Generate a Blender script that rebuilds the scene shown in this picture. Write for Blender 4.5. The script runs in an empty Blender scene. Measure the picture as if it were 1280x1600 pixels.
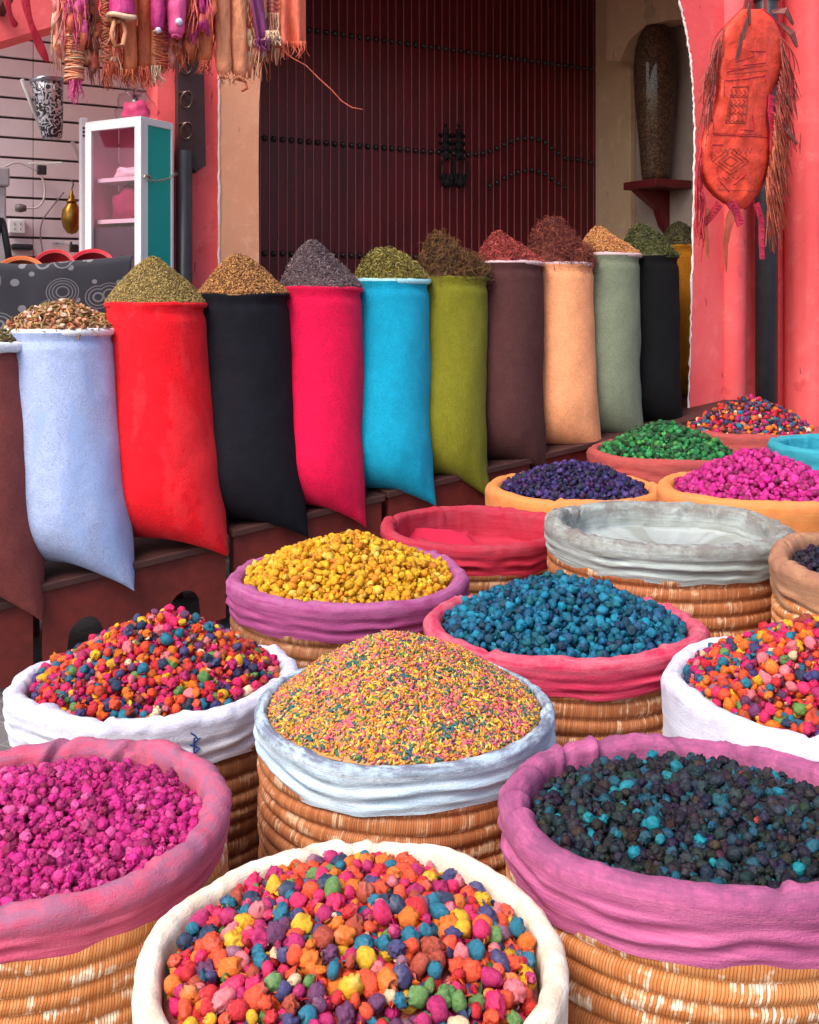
import bpy, bmesh, math, random
import numpy as np
from mathutils import Vector, Matrix, Euler, noise as mn

random.seed(11)
RNG = np.random.default_rng(11)
PI = math.pi
sc = bpy.context.scene
COL = sc.collection

# ------------------------------------------------------------------ layout frame
F, CX, HY, EYE = 1600.0, 640.0, 470.0, 1.55      # focal length in photo pixels, centre column, horizon row, eye height
TH = math.radians(29)
CU, SU = math.cos(TH), math.sin(TH)               # the shop fronts run 29 degrees into depth

def PD(px, py, d):
    return Vector(((px - CX) / F * d, d, EYE - (py - HY) / F * d))
def DT(px, t):
    return t / (CU - SU * (px - CX) / F)
def PT(px, py, t):
    return PD(px, py, DT(px, t))
def S(px, t):
    xp = (px - CX) / F
    return t * (CU * xp + SU) / (CU - SU * xp)
def Z(px, py, t):
    return EYE - (py - HY) / F * DT(px, t)
def ST(s, t, z):
    return Vector((s * CU - t * SU, s * SU + t * CU, z))
def ground_z(x, y):
    return 0.0945 * x + 0.0738 * (y - 1.43)

# ------------------------------------------------------------------ scene helpers
def link(o):
    COL.objects.link(o); return o
def tag(o, label, cat, group=None, kind=None):
    o['label'] = label; o['category'] = cat
    if group: o['group'] = group
    if kind: o['kind'] = kind
    return o
def thing(name, label, cat, loc=(0, 0, 0), group=None):
    o = bpy.data.objects.new(name, None); link(o)
    o.empty_display_size = 0.1
    o.location = loc
    return tag(o, label, cat, group)
def rootloc(p):
    while p.parent is not None: p = p.parent
    return np.array(p.location)

def mesh_np(name, V, faces, mat, parent=None, smooth=True, col=None, uv=None, loc=None):
    """faces: (n,3|4) array or list of polygons; vertices are world coordinates"""
    V = np.asarray(V, dtype=np.float64)
    off = np.zeros(3)
    if parent is not None: off = rootloc(parent)
    elif loc is not None: off = np.array(loc)
    V = V - off
    me = bpy.data.meshes.new(name)
    if isinstance(faces, np.ndarray):
        k = faces.shape[1]; n = len(faces)
        me.vertices.add(len(V)); me.vertices.foreach_set('co', V.astype(np.float32).ravel())
        me.loops.add(n * k); me.loops.foreach_set('vertex_index', faces.astype(np.int32).ravel())
        me.polygons.add(n)
        me.polygons.foreach_set('loop_start', np.arange(0, n * k, k, dtype=np.int32))
        me.update(calc_edges=True)
    else:
        me.from_pydata([tuple(v) for v in V], [], faces)
    if smooth:
        me.polygons.foreach_set('use_smooth', np.ones(len(me.polygons), dtype=bool))
    if col is not None:
        at = me.color_attributes.new('Col', 'FLOAT_COLOR', 'POINT')
        c = np.ones((len(V), 4), dtype=np.float32); c[:, :3] = col
        at.data.foreach_set('color', c.ravel())
    if uv is not None:
        ul = me.uv_layers.new(name='UVMap')
        li = np.zeros(len(me.loops), dtype=np.int32); me.loops.foreach_get('vertex_index', li)
        ul.data.foreach_set('uv', np.asarray(uv, dtype=np.float32)[li].ravel())
    me.validate(); me.update()
    o = bpy.data.objects.new(name, me); link(o)
    if mat: me.materials.append(mat)
    if parent is not None:
        o.parent = parent
    elif loc is not None:
        o.location = loc
    return o

class MB:
    def __init__(s): s.v = []; s.f = []
    def add(s, vs, fs):
        b = len(s.v); s.v += [tuple(v) for v in vs]; s.f += [tuple(i + b for i in f) for f in fs]
    def hexa(s, p):   # 8 corners: bottom 4 ccw, top 4 ccw
        s.add(p, [(3, 2, 1, 0), (4, 5, 6, 7), (0, 1, 5, 4), (1, 2, 6, 5), (2, 3, 7, 6), (3, 0, 4, 7)])
    def box(s, s0, s1, t0, t1, z0, z1):     # in shop-front coordinates
        s.hexa([ST(s0, t0, z0), ST(s1, t0, z0), ST(s1, t1, z0), ST(s0, t1, z0),
                ST(s0, t0, z1), ST(s1, t0, z1), ST(s1, t1, z1), ST(s0, t1, z1)])
    def obox(s, o, a, b, c):   # corner and three edge vectors
        o, a, b, c = map(Vector, (o, a, b, c))
        if a.cross(b).dot(c) < 0: a, b = b, a
        s.hexa([o, o + a, o + a + b, o + b, o + c, o + a + c, o + a + b + c, o + b + c])
    def tube(s, pts, r, seg=8, caps=True):
        pts = [Vector(p) for p in pts]; n = len(pts)
        rs = r if isinstance(r, (list, tuple)) else [r] * n
        vs = []; fs = []
        up = Vector((0.13, 0.31, 1)).normalized()
        prev = None
        for i, p in enumerate(pts):
            d = (pts[min(i + 1, n - 1)] - pts[max(i - 1, 0)]).normalized()
            a = d.cross(up if prev is None else prev.cross(d) * -1)
            if prev is None:
                a = d.cross(up)
                if a.length < 1e-3: a = d.cross(Vector((1, 0, 0)))
            else:
                a = prev - d * prev.dot(d)
            a.normalize(); prev = a
            b = d.cross(a)
            for k in range(seg):
                w = 2 * PI * k / seg
                vs.append(p + (a * math.cos(w) + b * math.sin(w)) * rs[i])
        for i in range(n - 1):
            for k in range(seg):
                k2 = (k + 1) % seg
                fs.append((i * seg + k, i * seg + k2, (i + 1) * seg + k2, (i + 1) * seg + k))
        if caps:
            fs.append(tuple(range(seg))[::-1]); fs.append(tuple(range((n - 1) * seg, n * seg)))
        s.add(vs, fs)
    def ribbon(s, pts, w, nrm, th=0.0015):
        """flat strip with thickness along pts; w half width (or list); nrm = facing"""
        pts = [Vector(p) for p in pts]; n = len(pts)
        ws = w if isinstance(w, (list, tuple)) else [w] * n
        nrm = Vector(nrm).normalized(); vs = []; fs = []
        for i, p in enumerate(pts):
            d = (pts[min(i + 1, n - 1)] - pts[max(i - 1, 0)]).normalized()
            a = d.cross(nrm)
            if a.length < 1e-4: a = Vector((1, 0, 0))
            a.normalize(); b = a.cross(d)
            vs += [p - a * ws[i] - b * th, p + a * ws[i] - b * th, p + a * ws[i] + b * th, p - a * ws[i] + b * th]
        for i in range(n - 1):
            o = i * 4
            for k in range(4):
                k2 = (k + 1) % 4
                fs.append((o + k, o + k2, o + 4 + k2, o + 4 + k))
        fs.append((3, 2, 1, 0)); e = (n - 1) * 4; fs.append((e, e + 1, e + 2, e + 3))
        s.add(vs, fs)
    def lathe(s, c, prof, seg=32, axis=None):
        c = Vector(c); n = len(prof); vs = []; fs = []
        for r, z in prof:
            for k in range(seg):
                w = 2 * PI * k / seg
                v = Vector((r * math.cos(w), r * math.sin(w), z))
                if axis is not None: v = axis @ v
                vs.append(c + v)
        for i in range(n - 1):
            for k in range(seg):
                k2 = (k + 1) % seg
                fs.append((i * seg + k, i * seg + k2, (i + 1) * seg + k2, (i + 1) * seg + k))
        if prof[0][0] > 1e-6: fs.append(tuple(range(seg))[::-1])
        if prof[-1][0] > 1e-6: fs.append(tuple(range((n - 1) * seg, n * seg)))
        s.add(vs, fs)
    def prism(s, poly, t0, t1):   # poly of (s,z) ccw seen from the street, extruded from t0 to t1
        n = len(poly)
        vs = [ST(a, t0, z) for a, z in poly] + [ST(a, t1, z) for a, z in poly]
        fs = [tuple(range(n)), tuple(range(n, 2 * n))[::-1]]
        for i in range(n):
            j = (i + 1) % n
            fs.append((i, i + n, j + n, j))
        s.add(vs, fs)
    def build(s, name, mat, parent=None, smooth=False, bevel=0, loc=None):
        o = mesh_np(name, s.v, s.f, mat, parent, smooth, loc=loc)
        if bevel:
            m = o.modifiers.new('bevel', 'BEVEL'); m.width = bevel; m.segments = 2; m.limit_method = 'ANGLE'; m.angle_limit = 0.7
        return o

# ------------------------------------------------------------------ materials
class NT:
    def __init__(s, name):
        s.m = bpy.data.materials.new(name); s.m.use_nodes = True
        s.t = s.m.node_tree; s.n = s.t.nodes; s.l = s.t.links
        s.b = s.n['Principled BSDF']
    def new(s, typ, **kw):
        n = s.n.new(typ)
        for k, v in kw.items():
            if k in n.inputs: n.inputs[k].default_value = v
            else: setattr(n, k, v)
        return n
    def link(s, a, b): s.l.new(a, b)
    def math(s, op, a, b=None, clamp=False):
        n = s.n.new('ShaderNodeMath'); n.operation = op; n.use_clamp = clamp
        for i, v in enumerate((a, b)):
            if v is None: continue
            if isinstance(v, (int, float)): n.inputs[i].default_value = v
            else: s.l.new(v, n.inputs[i])
        return n.outputs[0]
    def mix(s, f, a, b, mode='MIX'):
        n = s.n.new('ShaderNodeMix'); n.data_type = 'RGBA'; n.blend_type = mode
        for idx, v in ((0, f), (6, a), (7, b)):
            if isinstance(v, (int, float)): n.inputs[idx].default_value = v
            elif isinstance(v, (tuple, list)): n.inputs[idx].default_value = (*v[:3], 1)
            else: s.l.new(v, n.inputs[idx])
        return n.outputs[2]
    def ramp(s, fac, stops, interp='LINEAR'):
        n = s.n.new('ShaderNodeValToRGB'); r = n.color_ramp; r.interpolation = interp
        while len(r.elements) < len(stops): r.elements.new(0.5)
        for e, (p, c) in zip(r.elements, stops):
            e.position = p; e.color = (*c[:3], 1) if isinstance(c, (tuple, list)) else (c, c, c, 1)
        s.l.new(fac, n.inputs[0]); return n.outputs[0]
    def noise(s, vec, scale, detail=4, rough=0.55, dist=0.0):
        n = s.n.new('ShaderNodeTexNoise'); n.inputs['Scale'].default_value = scale
        n.inputs['Detail'].default_value = detail; n.inputs['Roughness'].default_value = rough
        n.inputs['Distortion'].default_value = dist
        if vec is not None: s.l.new(vec, n.inputs['Vector'])
        return n.outputs['Fac']
    def mapping(s, vec, scale=(1, 1, 1), loc=(0, 0, 0), rot=(0, 0, 0)):
        n = s.n.new('ShaderNodeMapping'); n.inputs['Scale'].default_value = scale
        n.inputs['Location'].default_value = loc; n.inputs['Rotation'].default_value = rot
        s.l.new(vec, n.inputs['Vector']); return n.outputs[0]
    def obj(s):
        return s.n.new('ShaderNodeTexCoord').outputs['Object']
    def uv(s):
        return s.n.new('ShaderNodeTexCoord').outputs['UV']
    def bump(s, h, strength=0.5, dist=0.01, normal=None):
        n = s.n.new('ShaderNodeBump'); n.inputs['Strength'].default_value = strength; n.inputs['Distance'].default_value = dist
        s.l.new(h, n.inputs['Height'])
        if normal is not None: s.l.new(normal, n.inputs['Normal'])
        return n.outputs[0]
    def out(s, color=None, normal=None, rough=None, **kw):
        if color is not None:
            if isinstance(color, (tuple, list)): s.b.inputs['Base Color'].default_value = (*color[:3], 1)
            else: s.l.new(color, s.b.inputs['Base Color'])
        if normal is not None: s.l.new(normal, s.b.inputs['Normal'])
        if rough is not None:
            if isinstance(rough, (int, float)): s.b.inputs['Roughness'].default_value = rough
            else: s.l.new(rough, s.b.inputs['Roughness'])
        for k, v in kw.items():
            s.b.inputs[k.replace('_', ' ')].default_value = v
        return s.m

def lin(r, g, b):
    f = lambda c: ((c / 255 + 0.055) / 1.055) ** 2.4 if c > 10 else c / 255 / 12.92
    return (f(r), f(g), f(b))
def sca(c, k): return tuple(min(1, x * k) for x in c)

def m_simple(name, c, rough=0.6, var=0.15, scale=30, bump=0.2, bdist=0.003, metal=0.0, **kw):
    N_ = NT(name); o = N_.obj()
    f = N_.noise(o, scale, 5)
    f2 = N_.noise(o, scale * 0.13, 3)
    g = N_.math('ADD', N_.math('MULTIPLY', f, 0.6), N_.math('MULTIPLY', f2, 0.6))
    col = N_.mix(N_.ramp(g, [(0.4, 0.0), (0.8, 1.0)]), sca(c, 1 - var), sca(c, 1 + var))
    return N_.out(col, N_.bump(f, bump, bdist), rough, Metallic=metal, **kw)

def m_plaster(name, c, c2, dirt):
    N_ = NT(name); o = N_.obj()
    f = N_.noise(o, 2.2, 6, 0.6); g = N_.noise(o, 60, 4); h = N_.noise(o, 9, 6, 0.7)
    col = N_.mix(N_.ramp(f, [(0.35, 0), (0.65, 1)]), c, c2)
    col = N_.mix(N_.ramp(h, [(0.55, 0), (0.7, 0.6)]), col, tuple(min(1, x * 1.2 + .05) for x in c2))
    f3 = N_.noise(o, 5.5, 5, .7); col = N_.mix(N_.ramp(f3, [(.6, 0), (.68, .35)]), col, sca(dirt, 1.6))
    streak = N_.noise(N_.mapping(o, (26, 26, 5.0)), 1.0, 5, 0.65)
    col = N_.mix(N_.ramp(streak, [(0.655, 0), (0.70, 0.85)]), col, dirt)
    b = N_.bump(g, 0.25, 0.004); b = N_.bump(h, 0.35, 0.012, b)
    return N_.out(col, b, 0.85)

def m_felt(name, c, faded=None, fade_amt=0.0):
    N_ = NT(name); o = N_.obj()
    wv = N_.math('ADD', N_.noise(N_.mapping(o, (1, 1, 6)), 90, 2, .6), N_.noise(N_.mapping(o, (5, 5, .8)), 60, 2, .6)); fib = N_.math('ADD', N_.math('MULTIPLY', N_.noise(N_.mapping(o, (1, 1, 2.2)), 160, 4, 0.7), .6), N_.math('MULTIPLY', wv, .2))
    med = N_.noise(o, 22, 5, 0.6); big = N_.noise(N_.mapping(o, (7, 7, 0.9)), 1.0, 3)
    col = N_.mix(N_.ramp(fib, [(0.42, 0), (0.58, 1)]), sca(c, 0.7), sca(c, 1.16))
    col = N_.mix(N_.math('MULTIPLY', N_.ramp(med, [(0.45, 0), (0.75, 1)]), 0.4), col, tuple(min(1, x * 1.3 + 0.004) for x in c))
    if faded:
        col = N_.mix(N_.math('MULTIPLY', N_.ramp(N_.math('ADD', big, N_.math('MULTIPLY', N_.math('SUBTRACT', med, 0.5), 0.35)), [(0.5, 0), (0.58, 1)]), fade_amt), col, faded)
    sp = N_.noise(o, 45, 2, 0.5)
    col = N_.mix(N_.ramp(sp, [(0.77, 0), (0.8, 0.35)]), col, tuple(min(1, x * 1.5 + 0.03) for x in c))
    b = N_.bump(fib, 0.7, 0.006); b = N_.bump(med, 0.4, 0.008, b)
    m = N_.out(col, b, 0.95)
    N_.b.inputs['Sheen Weight'].default_value = 0.3 if max(c) > .1 else .05; N_.b.inputs['Sheen Roughness'].default_value = 0.6
    N_.b.inputs['Sheen Tint'].default_value = (*[min(1, x * 0.7 + 0.15) for x in c], 1)
    N_.b.inputs['Specular IOR Level'].default_value = 0.2
    return m

def m_cloth(name, c, stain, pale, stain_amt=0.8):
    """basket liner: u round the basket, v 0 at the hem .. 0.5 outer lip .. 0.65 lip crest .. 1 inside"""
    N_ = NT(name); uv = N_.uv(); o = N_.obj()
    sep = N_.new('ShaderNodeSeparateXYZ'); N_.link(uv, sep.inputs[0])
    v = sep.outputs[1]
    n1 = N_.noise(N_.mapping(uv, (26, 5, 1)), 1.0, 6, 0.65, 0.6)
    n2 = N_.noise(N_.mapping(uv, (8, 16, 1)), 1.0, 5, 0.6, 0.4)
    n3 = N_.noise(o, 55, 5, 0.7)
    weave = N_.math('ADD', N_.noise(N_.mapping(o, (1, 1, 4)), 140, 2, 0.6), N_.noise(N_.mapping(o, (3, 3, .7)), 120, 2, 0.6))
    crease = N_.noise(N_.mapping(uv, (70, 9, 1), rot=(0, 0, 0.06)), 1.0, 5, 0.65, 0.8)      # short radial wrinkles
    fold = N_.noise(N_.mapping(uv, (9, 34, 1)), 1.0, 4, 0.6, 0.5)                          # long lengthwise folds
    ridge = N_.math('ABSOLUTE', N_.math('SUBTRACT', N_.noise(N_.mapping(uv, (34, 7, 1), loc=(3, 8, 0)), 1.0, 3, 0.5, 1.0), 0.5))
    lipm = N_.ramp(v, [(0.34, 0), (0.5, 0.7), (0.62, 1), (0.78, 0.9), (0.9, 0.3), (1.0, 0.12)])
    amt = N_.math('ADD', N_.math('MULTIPLY', n1, 0.55), N_.math('ADD', N_.math('MULTIPLY', n2, 0.3), N_.math('MULTIPLY', n3, 0.25)))
    sm = N_.math('MULTIPLY', N_.math('MULTIPLY', lipm, N_.ramp(amt, [(0.46, 0.0), (0.6, 1)])), stain_amt)
    col = N_.mix(N_.ramp(N_.math('ADD', N_.math('MULTIPLY', n2, .6), N_.math('MULTIPLY', fold, .4)), [(0.44, 0), (0.58, 1)]), c, pale)
    col = N_.mix(sm, col, stain)
    col = N_.mix(N_.ramp(n3, [(0.62, 0), (0.75, 0.5)]), col, sca(stain, 0.7))
    col = N_.mix(N_.math('MULTIPLY', N_.ramp(fold, [(0.5, 0), (0.66, 1)]), 0.35), col, sca(c, 0.72))
    b = N_.bump(weave, 0.45, 0.003); b = N_.bump(crease, 0.16, 0.008, b); b = N_.bump(fold, 0.12, 0.012, b)
    m = N_.out(col, b, 0.9); N_.b.inputs['Specular IOR Level'].default_value = 0.2
    return m

def m_straw(name, c, c2, pale, nst, pale_amt):
    """coiled straw: u*nst stitches round the basket, v counts coils"""
    N_ = NT(name); uv = N_.uv()
    sep = N_.new('ShaderNodeSeparateXYZ'); N_.link(uv, sep.inputs[0])
    u = sep.outputs[0]; v = sep.outputs[1]
    row = N_.math('FLOOR', v)
    wob = N_.noise(N_.mapping(uv, (14, 0.9, 1)), 1.0, 2)
    un = N_.math('ADD', N_.math('MULTIPLY', u, nst), N_.math('ADD', N_.math('MULTIPLY', row, 0.37), N_.math('MULTIPLY', wob, 1.2)))
    # stitches lean a little across each coil
    un = N_.math('ADD', un, N_.math('MULTIPLY', N_.math('FRACT', v), 0.9))
    cell = N_.math('FLOOR', un)
    cv = N_.new('ShaderNodeCombineXYZ'); N_.link(cell, cv.inputs[0]); N_.link(row, cv.inputs[1])
    wn = N_.new('ShaderNodeTexWhiteNoise'); wn.noise_dimensions = '2D'; N_.link(cv.outputs[0], wn.inputs['Vector'])
    rv = N_.new('ShaderNodeCombineXYZ'); N_.link(N_.math('MULTIPLY', u, 34), rv.inputs[0]); N_.link(N_.math('MULTIPLY', row, 5.31), rv.inputs[1])
    N_.link(N_.math('MULTIPLY', v, 0.8), rv.inputs[2])
    patch = N_.noise(rv.outputs[0], 1.0, 3, 0.6)
    broad = N_.noise(N_.mapping(uv, (6, 0.35, 1)), 1.0, 4, 0.6)
    col = N_.mix(N_.ramp(wn.outputs['Value'], [(0, 0), (1, 1)]), c, c2)
    col = N_.mix(N_.ramp(broad, [(0.4, 0), (0.65, 0.6)]), col, sca(c, 0.6))
    col = N_.mix(N_.math('MULTIPLY', N_.ramp(N_.math('ADD', patch, N_.math('MULTIPLY', N_.math('SUBTRACT', wn.outputs['Value'], 0.5), 0.14)), [(0.56, 0), (0.66, 1)]), pale_amt), col, pale)
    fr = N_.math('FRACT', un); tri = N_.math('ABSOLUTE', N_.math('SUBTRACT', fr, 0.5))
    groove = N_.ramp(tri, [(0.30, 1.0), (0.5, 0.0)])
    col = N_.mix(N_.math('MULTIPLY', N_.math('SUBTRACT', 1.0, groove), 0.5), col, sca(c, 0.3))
    b = N_.bump(groove, 0.55, 0.004); b = N_.bump(patch, 0.3, 0.006, b)
    m = N_.out(col, b, 0.62); N_.b.inputs['Specular IOR Level'].default_value = 0.35
    return m

def m_attr(name, rough=0.65, nscale=120, bump=0.3, var=0.3, spec=0.35, coat=0.0, hue=0.0):
    N_ = NT(name); o = N_.obj()
    a = N_.new('ShaderNodeAttribute', attribute_name='Col')
    f = N_.noise(o, nscale, 4, 0.65)
    col = N_.mix(N_.ramp(f, [(0.3, 0), (0.72, 1)]), N_.mix(1.0, a.outputs['Color'], (1 - var,) * 3, 'MULTIPLY'), N_.mix(0.05 if hue == 0 else hue, a.outputs['Color'], (0.9, 0.85, 0.8)))
    h = N_.noise(o, nscale * 2.6, 3, 0.7)
    m = N_.out(col, N_.bump(h, bump, 0.003, N_.bump(f, bump, 0.006)), rough)
    N_.b.inputs['Specular IOR Level'].default_value = spec; N_.b.inputs['Coat Weight'].default_value = coat
    N_.b.inputs['Coat Roughness'].default_value = 0.25
    return m

def m_bud(name, c):
    N_ = NT(name); o = N_.obj()
    f = N_.noise(o, 2.6, 6, 0.7); g = N_.noise(o, 9, 3)
    col = N_.mix(N_.ramp(f, [(0.3, 0), (0.75, 1)]), sca(c, 0.66), tuple(min(1, x * 1.15 + 0.05) for x in c))
    sz = N_.new('ShaderNodeSeparateXYZ'); N_.link(o, sz.inputs[0])
    top = N_.ramp(N_.math('ADD', N_.math('MULTIPLY', sz.outputs[2], .5), N_.math('MULTIPLY', f, .5)), [(.55, 0), (.85, .6)])
    col = N_.mix(top, col, tuple(min(1, x * .9 + .16) for x in c))      # the dried petal tips are paler than the bud
    b = N_.bump(f, 0.3, 0.3); b = N_.bump(g, 0.35, 0.12, b)
    m = N_.out(col, b, 0.42); N_.b.inputs['Specular IOR Level'].default_value = 0.35
    return m
# ------------------------------------------------------------------ camera, sky, sun
cam = bpy.data.cameras.new('camera'); co = link(bpy.data.objects.new('camera', cam))
co.location = (0, 0, EYE); co.rotation_euler = (PI / 2, 0, 0)
cam.sensor_fit = 'HORIZONTAL'; cam.sensor_width = 36; cam.lens = 36 * F / 1280
cam.shift_y = -(800 - HY) / 1280; cam.clip_start = 0.05; cam.clip_end = 400
sc.camera = co
w = bpy.data.worlds.new('World'); sc.world = w; w.use_nodes = True
SUN_EL, SUN_AZ = math.radians(52), math.radians(220)     # azimuth clockwise from +y (into the picture)
sky = w.node_tree.nodes.new('ShaderNodeTexSky'); sky.sky_type = 'NISHITA'; sky.sun_disc = False
sky.sun_elevation = SUN_EL; sky.sun_rotation = SUN_AZ; sky.dust_density = 4.0; sky.ozone_density = 0.6
bg = w.node_tree.nodes['Background']; w.node_tree.links.new(sky.outputs[0], bg.inputs[0]); bg.inputs[1].default_value = 0.15
sd = bpy.data.lights.new('sun', 'SUN'); sd.energy = 1.5; sd.angle = math.radians(28); sd.color = (1.0, 0.95, 0.88)
so = link(bpy.data.objects.new('sun', sd))
dv = Vector((math.sin(SUN_AZ) * math.cos(SUN_EL), math.cos(SUN_AZ) * math.cos(SUN_EL), math.sin(SUN_EL)))
so.rotation_euler = dv.to_track_quat('Z', 'Y').to_euler(); so.location = (-3, -4, 8)
sc.view_settings.view_transform = 'Standard'; sc.view_settings.look = 'None'
sc.view_settings.exposure = 0.8; sc.view_settings.gamma = 1
sc.cycles.max_bounces = 8; sc.cycles.diffuse_bounces = 4; sc.cycles.transmission_bounces = 6; sc.cycles.transparent_max_bounces = 8
sc.cycles.use_denoising = True

# ------------------------------------------------------------------ item shapes for the heaps
def ico(sub):
    bm = bmesh.new(); bmesh.ops.create_icosphere(bm, subdivisions=sub, radius=1.0)
    bm.verts.ensure_lookup_table()
    V = np.array([v.co[:] for v in bm.verts]); Fc = np.array([[v.index for v in f.verts] for f in bm.faces]); bm.free()
    return V, Fc
def shape(kind, sub, seed):
    V, Fc = ico(sub); out = []
    off = Vector((seed * 7.13, seed * 3.1, seed * 1.7))
    for v in V:
        p = Vector(v)
        if kind == 'pod':
            rg = 1 - abs(2 * mn.noise(p * 2.6 + off)); r = 0.95 + 0.2 * mn.noise(p * 1.3 + off) + 0.09 * rg + 0.09 * mn.noise(p * 4.5 + off) + 0.05 * mn.noise(p * 9 + off)
            q = Vector((p.x * 1.12, p.y * 0.86, p.z * 0.8)) * r
            q *= 1 + 0.12 * p.x
        elif kind == 'rose':      # round bud with a papery frilled top
            t = max(0, min(1, (p.z - .15) / .6)); t = t * t * (3 - 2 * t)
            rg = 1 - abs(2 * mn.noise(p * 3.6 + off)); r2 = 1 - abs(2 * mn.noise(p * 7.5 - off))
            r = .95 + .12 * mn.noise(p * 1.4 + off) + .04 * mn.noise(p * 5 + off)
            q = Vector((p.x * 1.02, p.y * .9, p.z * .9)) * r * (1 + t * (.42 * rg + .22 * r2 - .3)); q.z += t * .3 * (rg - .2)
        elif kind == 'crumple':
            a = mn.noise(p * 1.9 + off); b = mn.noise(p * 4.2 + off); c = abs(mn.noise(p * 2.8 - off))
            rg = 1 - abs(2 * mn.noise(p * 3.4 + off)); r = 0.72 + 0.4 * a + 0.2 * b + 0.3 * c + 0.22 * rg + 0.12 * mn.noise(p * 8 + off)
            q = Vector((p.x * 1.05, p.y * 0.95, p.z * 0.85)) * r
        elif kind == 'cup':       # half opened bud with lobes and a hollow
            an = math.atan2(p.y, p.x); pol = math.acos(max(-1, min(1, p.z)))
            r = 1 + 0.10 * math.cos(5 * an + seed) * math.sin(pol) + 0.22 * mn.noise(p * 2.4 + off) + 0.12 * mn.noise(p * 5.5 + off)
            r *= 1 - 0.62 * math.exp(-(pol / 0.55) ** 2)
            q = Vector((p.x * 0.98, p.y * 0.92, p.z * 0.95)) * r
        elif kind == 'flower':    # ruffled blossom
            an = math.atan2(p.y, p.x); pol = math.acos(max(-1, min(1, p.z)))
            r1 = 1 - abs(2 * mn.noise(p * 2.2 + off)); r2 = 1 - abs(2 * mn.noise(p * 4.6 - off)); r = 0.62 + 0.34 * r1 + 0.24 * r2 + 0.25 * mn.noise(p * 1.2 - off) + 0.14 * mn.noise(p * 8 + off)
            q = p * r
        else:
            q = p
        out.append(q[:])
    return np.array(out), Fc
def rotmats(n):
    q = RNG.normal(size=(n, 4)); q /= np.linalg.norm(q, axis=1)[:, None]
    a, b, c, d = q.T
    return np.stack([np.stack([1 - 2 * (c * c + d * d), 2 * (b * c - a * d), 2 * (b * d + a * c)], -1),
                     np.stack([2 * (b * c + a * d), 1 - 2 * (b * b + d * d), 2 * (c * d - a * b)], -1),
                     np.stack([2 * (b * d - a * c), 2 * (c * d + a * b), 1 - 2 * (b * b + c * c)], -1)], 1)
def aligned(nrm, roll=None, tilt=0.35):
    """rotations whose z axis is roughly nrm (for lying shreds and chips)"""
    n = len(nrm); z = nrm + RNG.normal(size=(n, 3)) * tilt; z /= np.linalg.norm(z, axis=1)[:, None]
    x = RNG.normal(size=(n, 3)); x -= z * (x * z).sum(1)[:, None]; x /= np.linalg.norm(x, axis=1)[:, None]
    y = np.cross(z, x)
    return np.stack([x, y, z], -1)
def poisson(R, dist, tries=30):
    """points in a disc at least dist apart (dart throwing on a grid)"""
    cell = dist / math.sqrt(2); g = {}; pts = []
    n = int(3.2 * R * R / dist / dist * 2.2)
    rr = np.sqrt(RNG.random(n * 3)) * R; aa = RNG.random(n * 3) * 2 * PI
    X = rr * np.cos(aa); Y = rr * np.sin(aa)
    for x, y in zip(X, Y):
        i, j = int(math.floor(x / cell)), int(math.floor(y / cell)); ok = True
        for a in range(i - 2, i + 3):
            for b in range(j - 2, j + 3):
                p = g.get((a, b))
                if p and (p[0] - x) ** 2 + (p[1] - y) ** 2 < dist * dist: ok = False; break
            if not ok: break
        if ok: g[(i, j)] = (x, y); pts.append((x, y))
    return np.array(pts)

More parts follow.
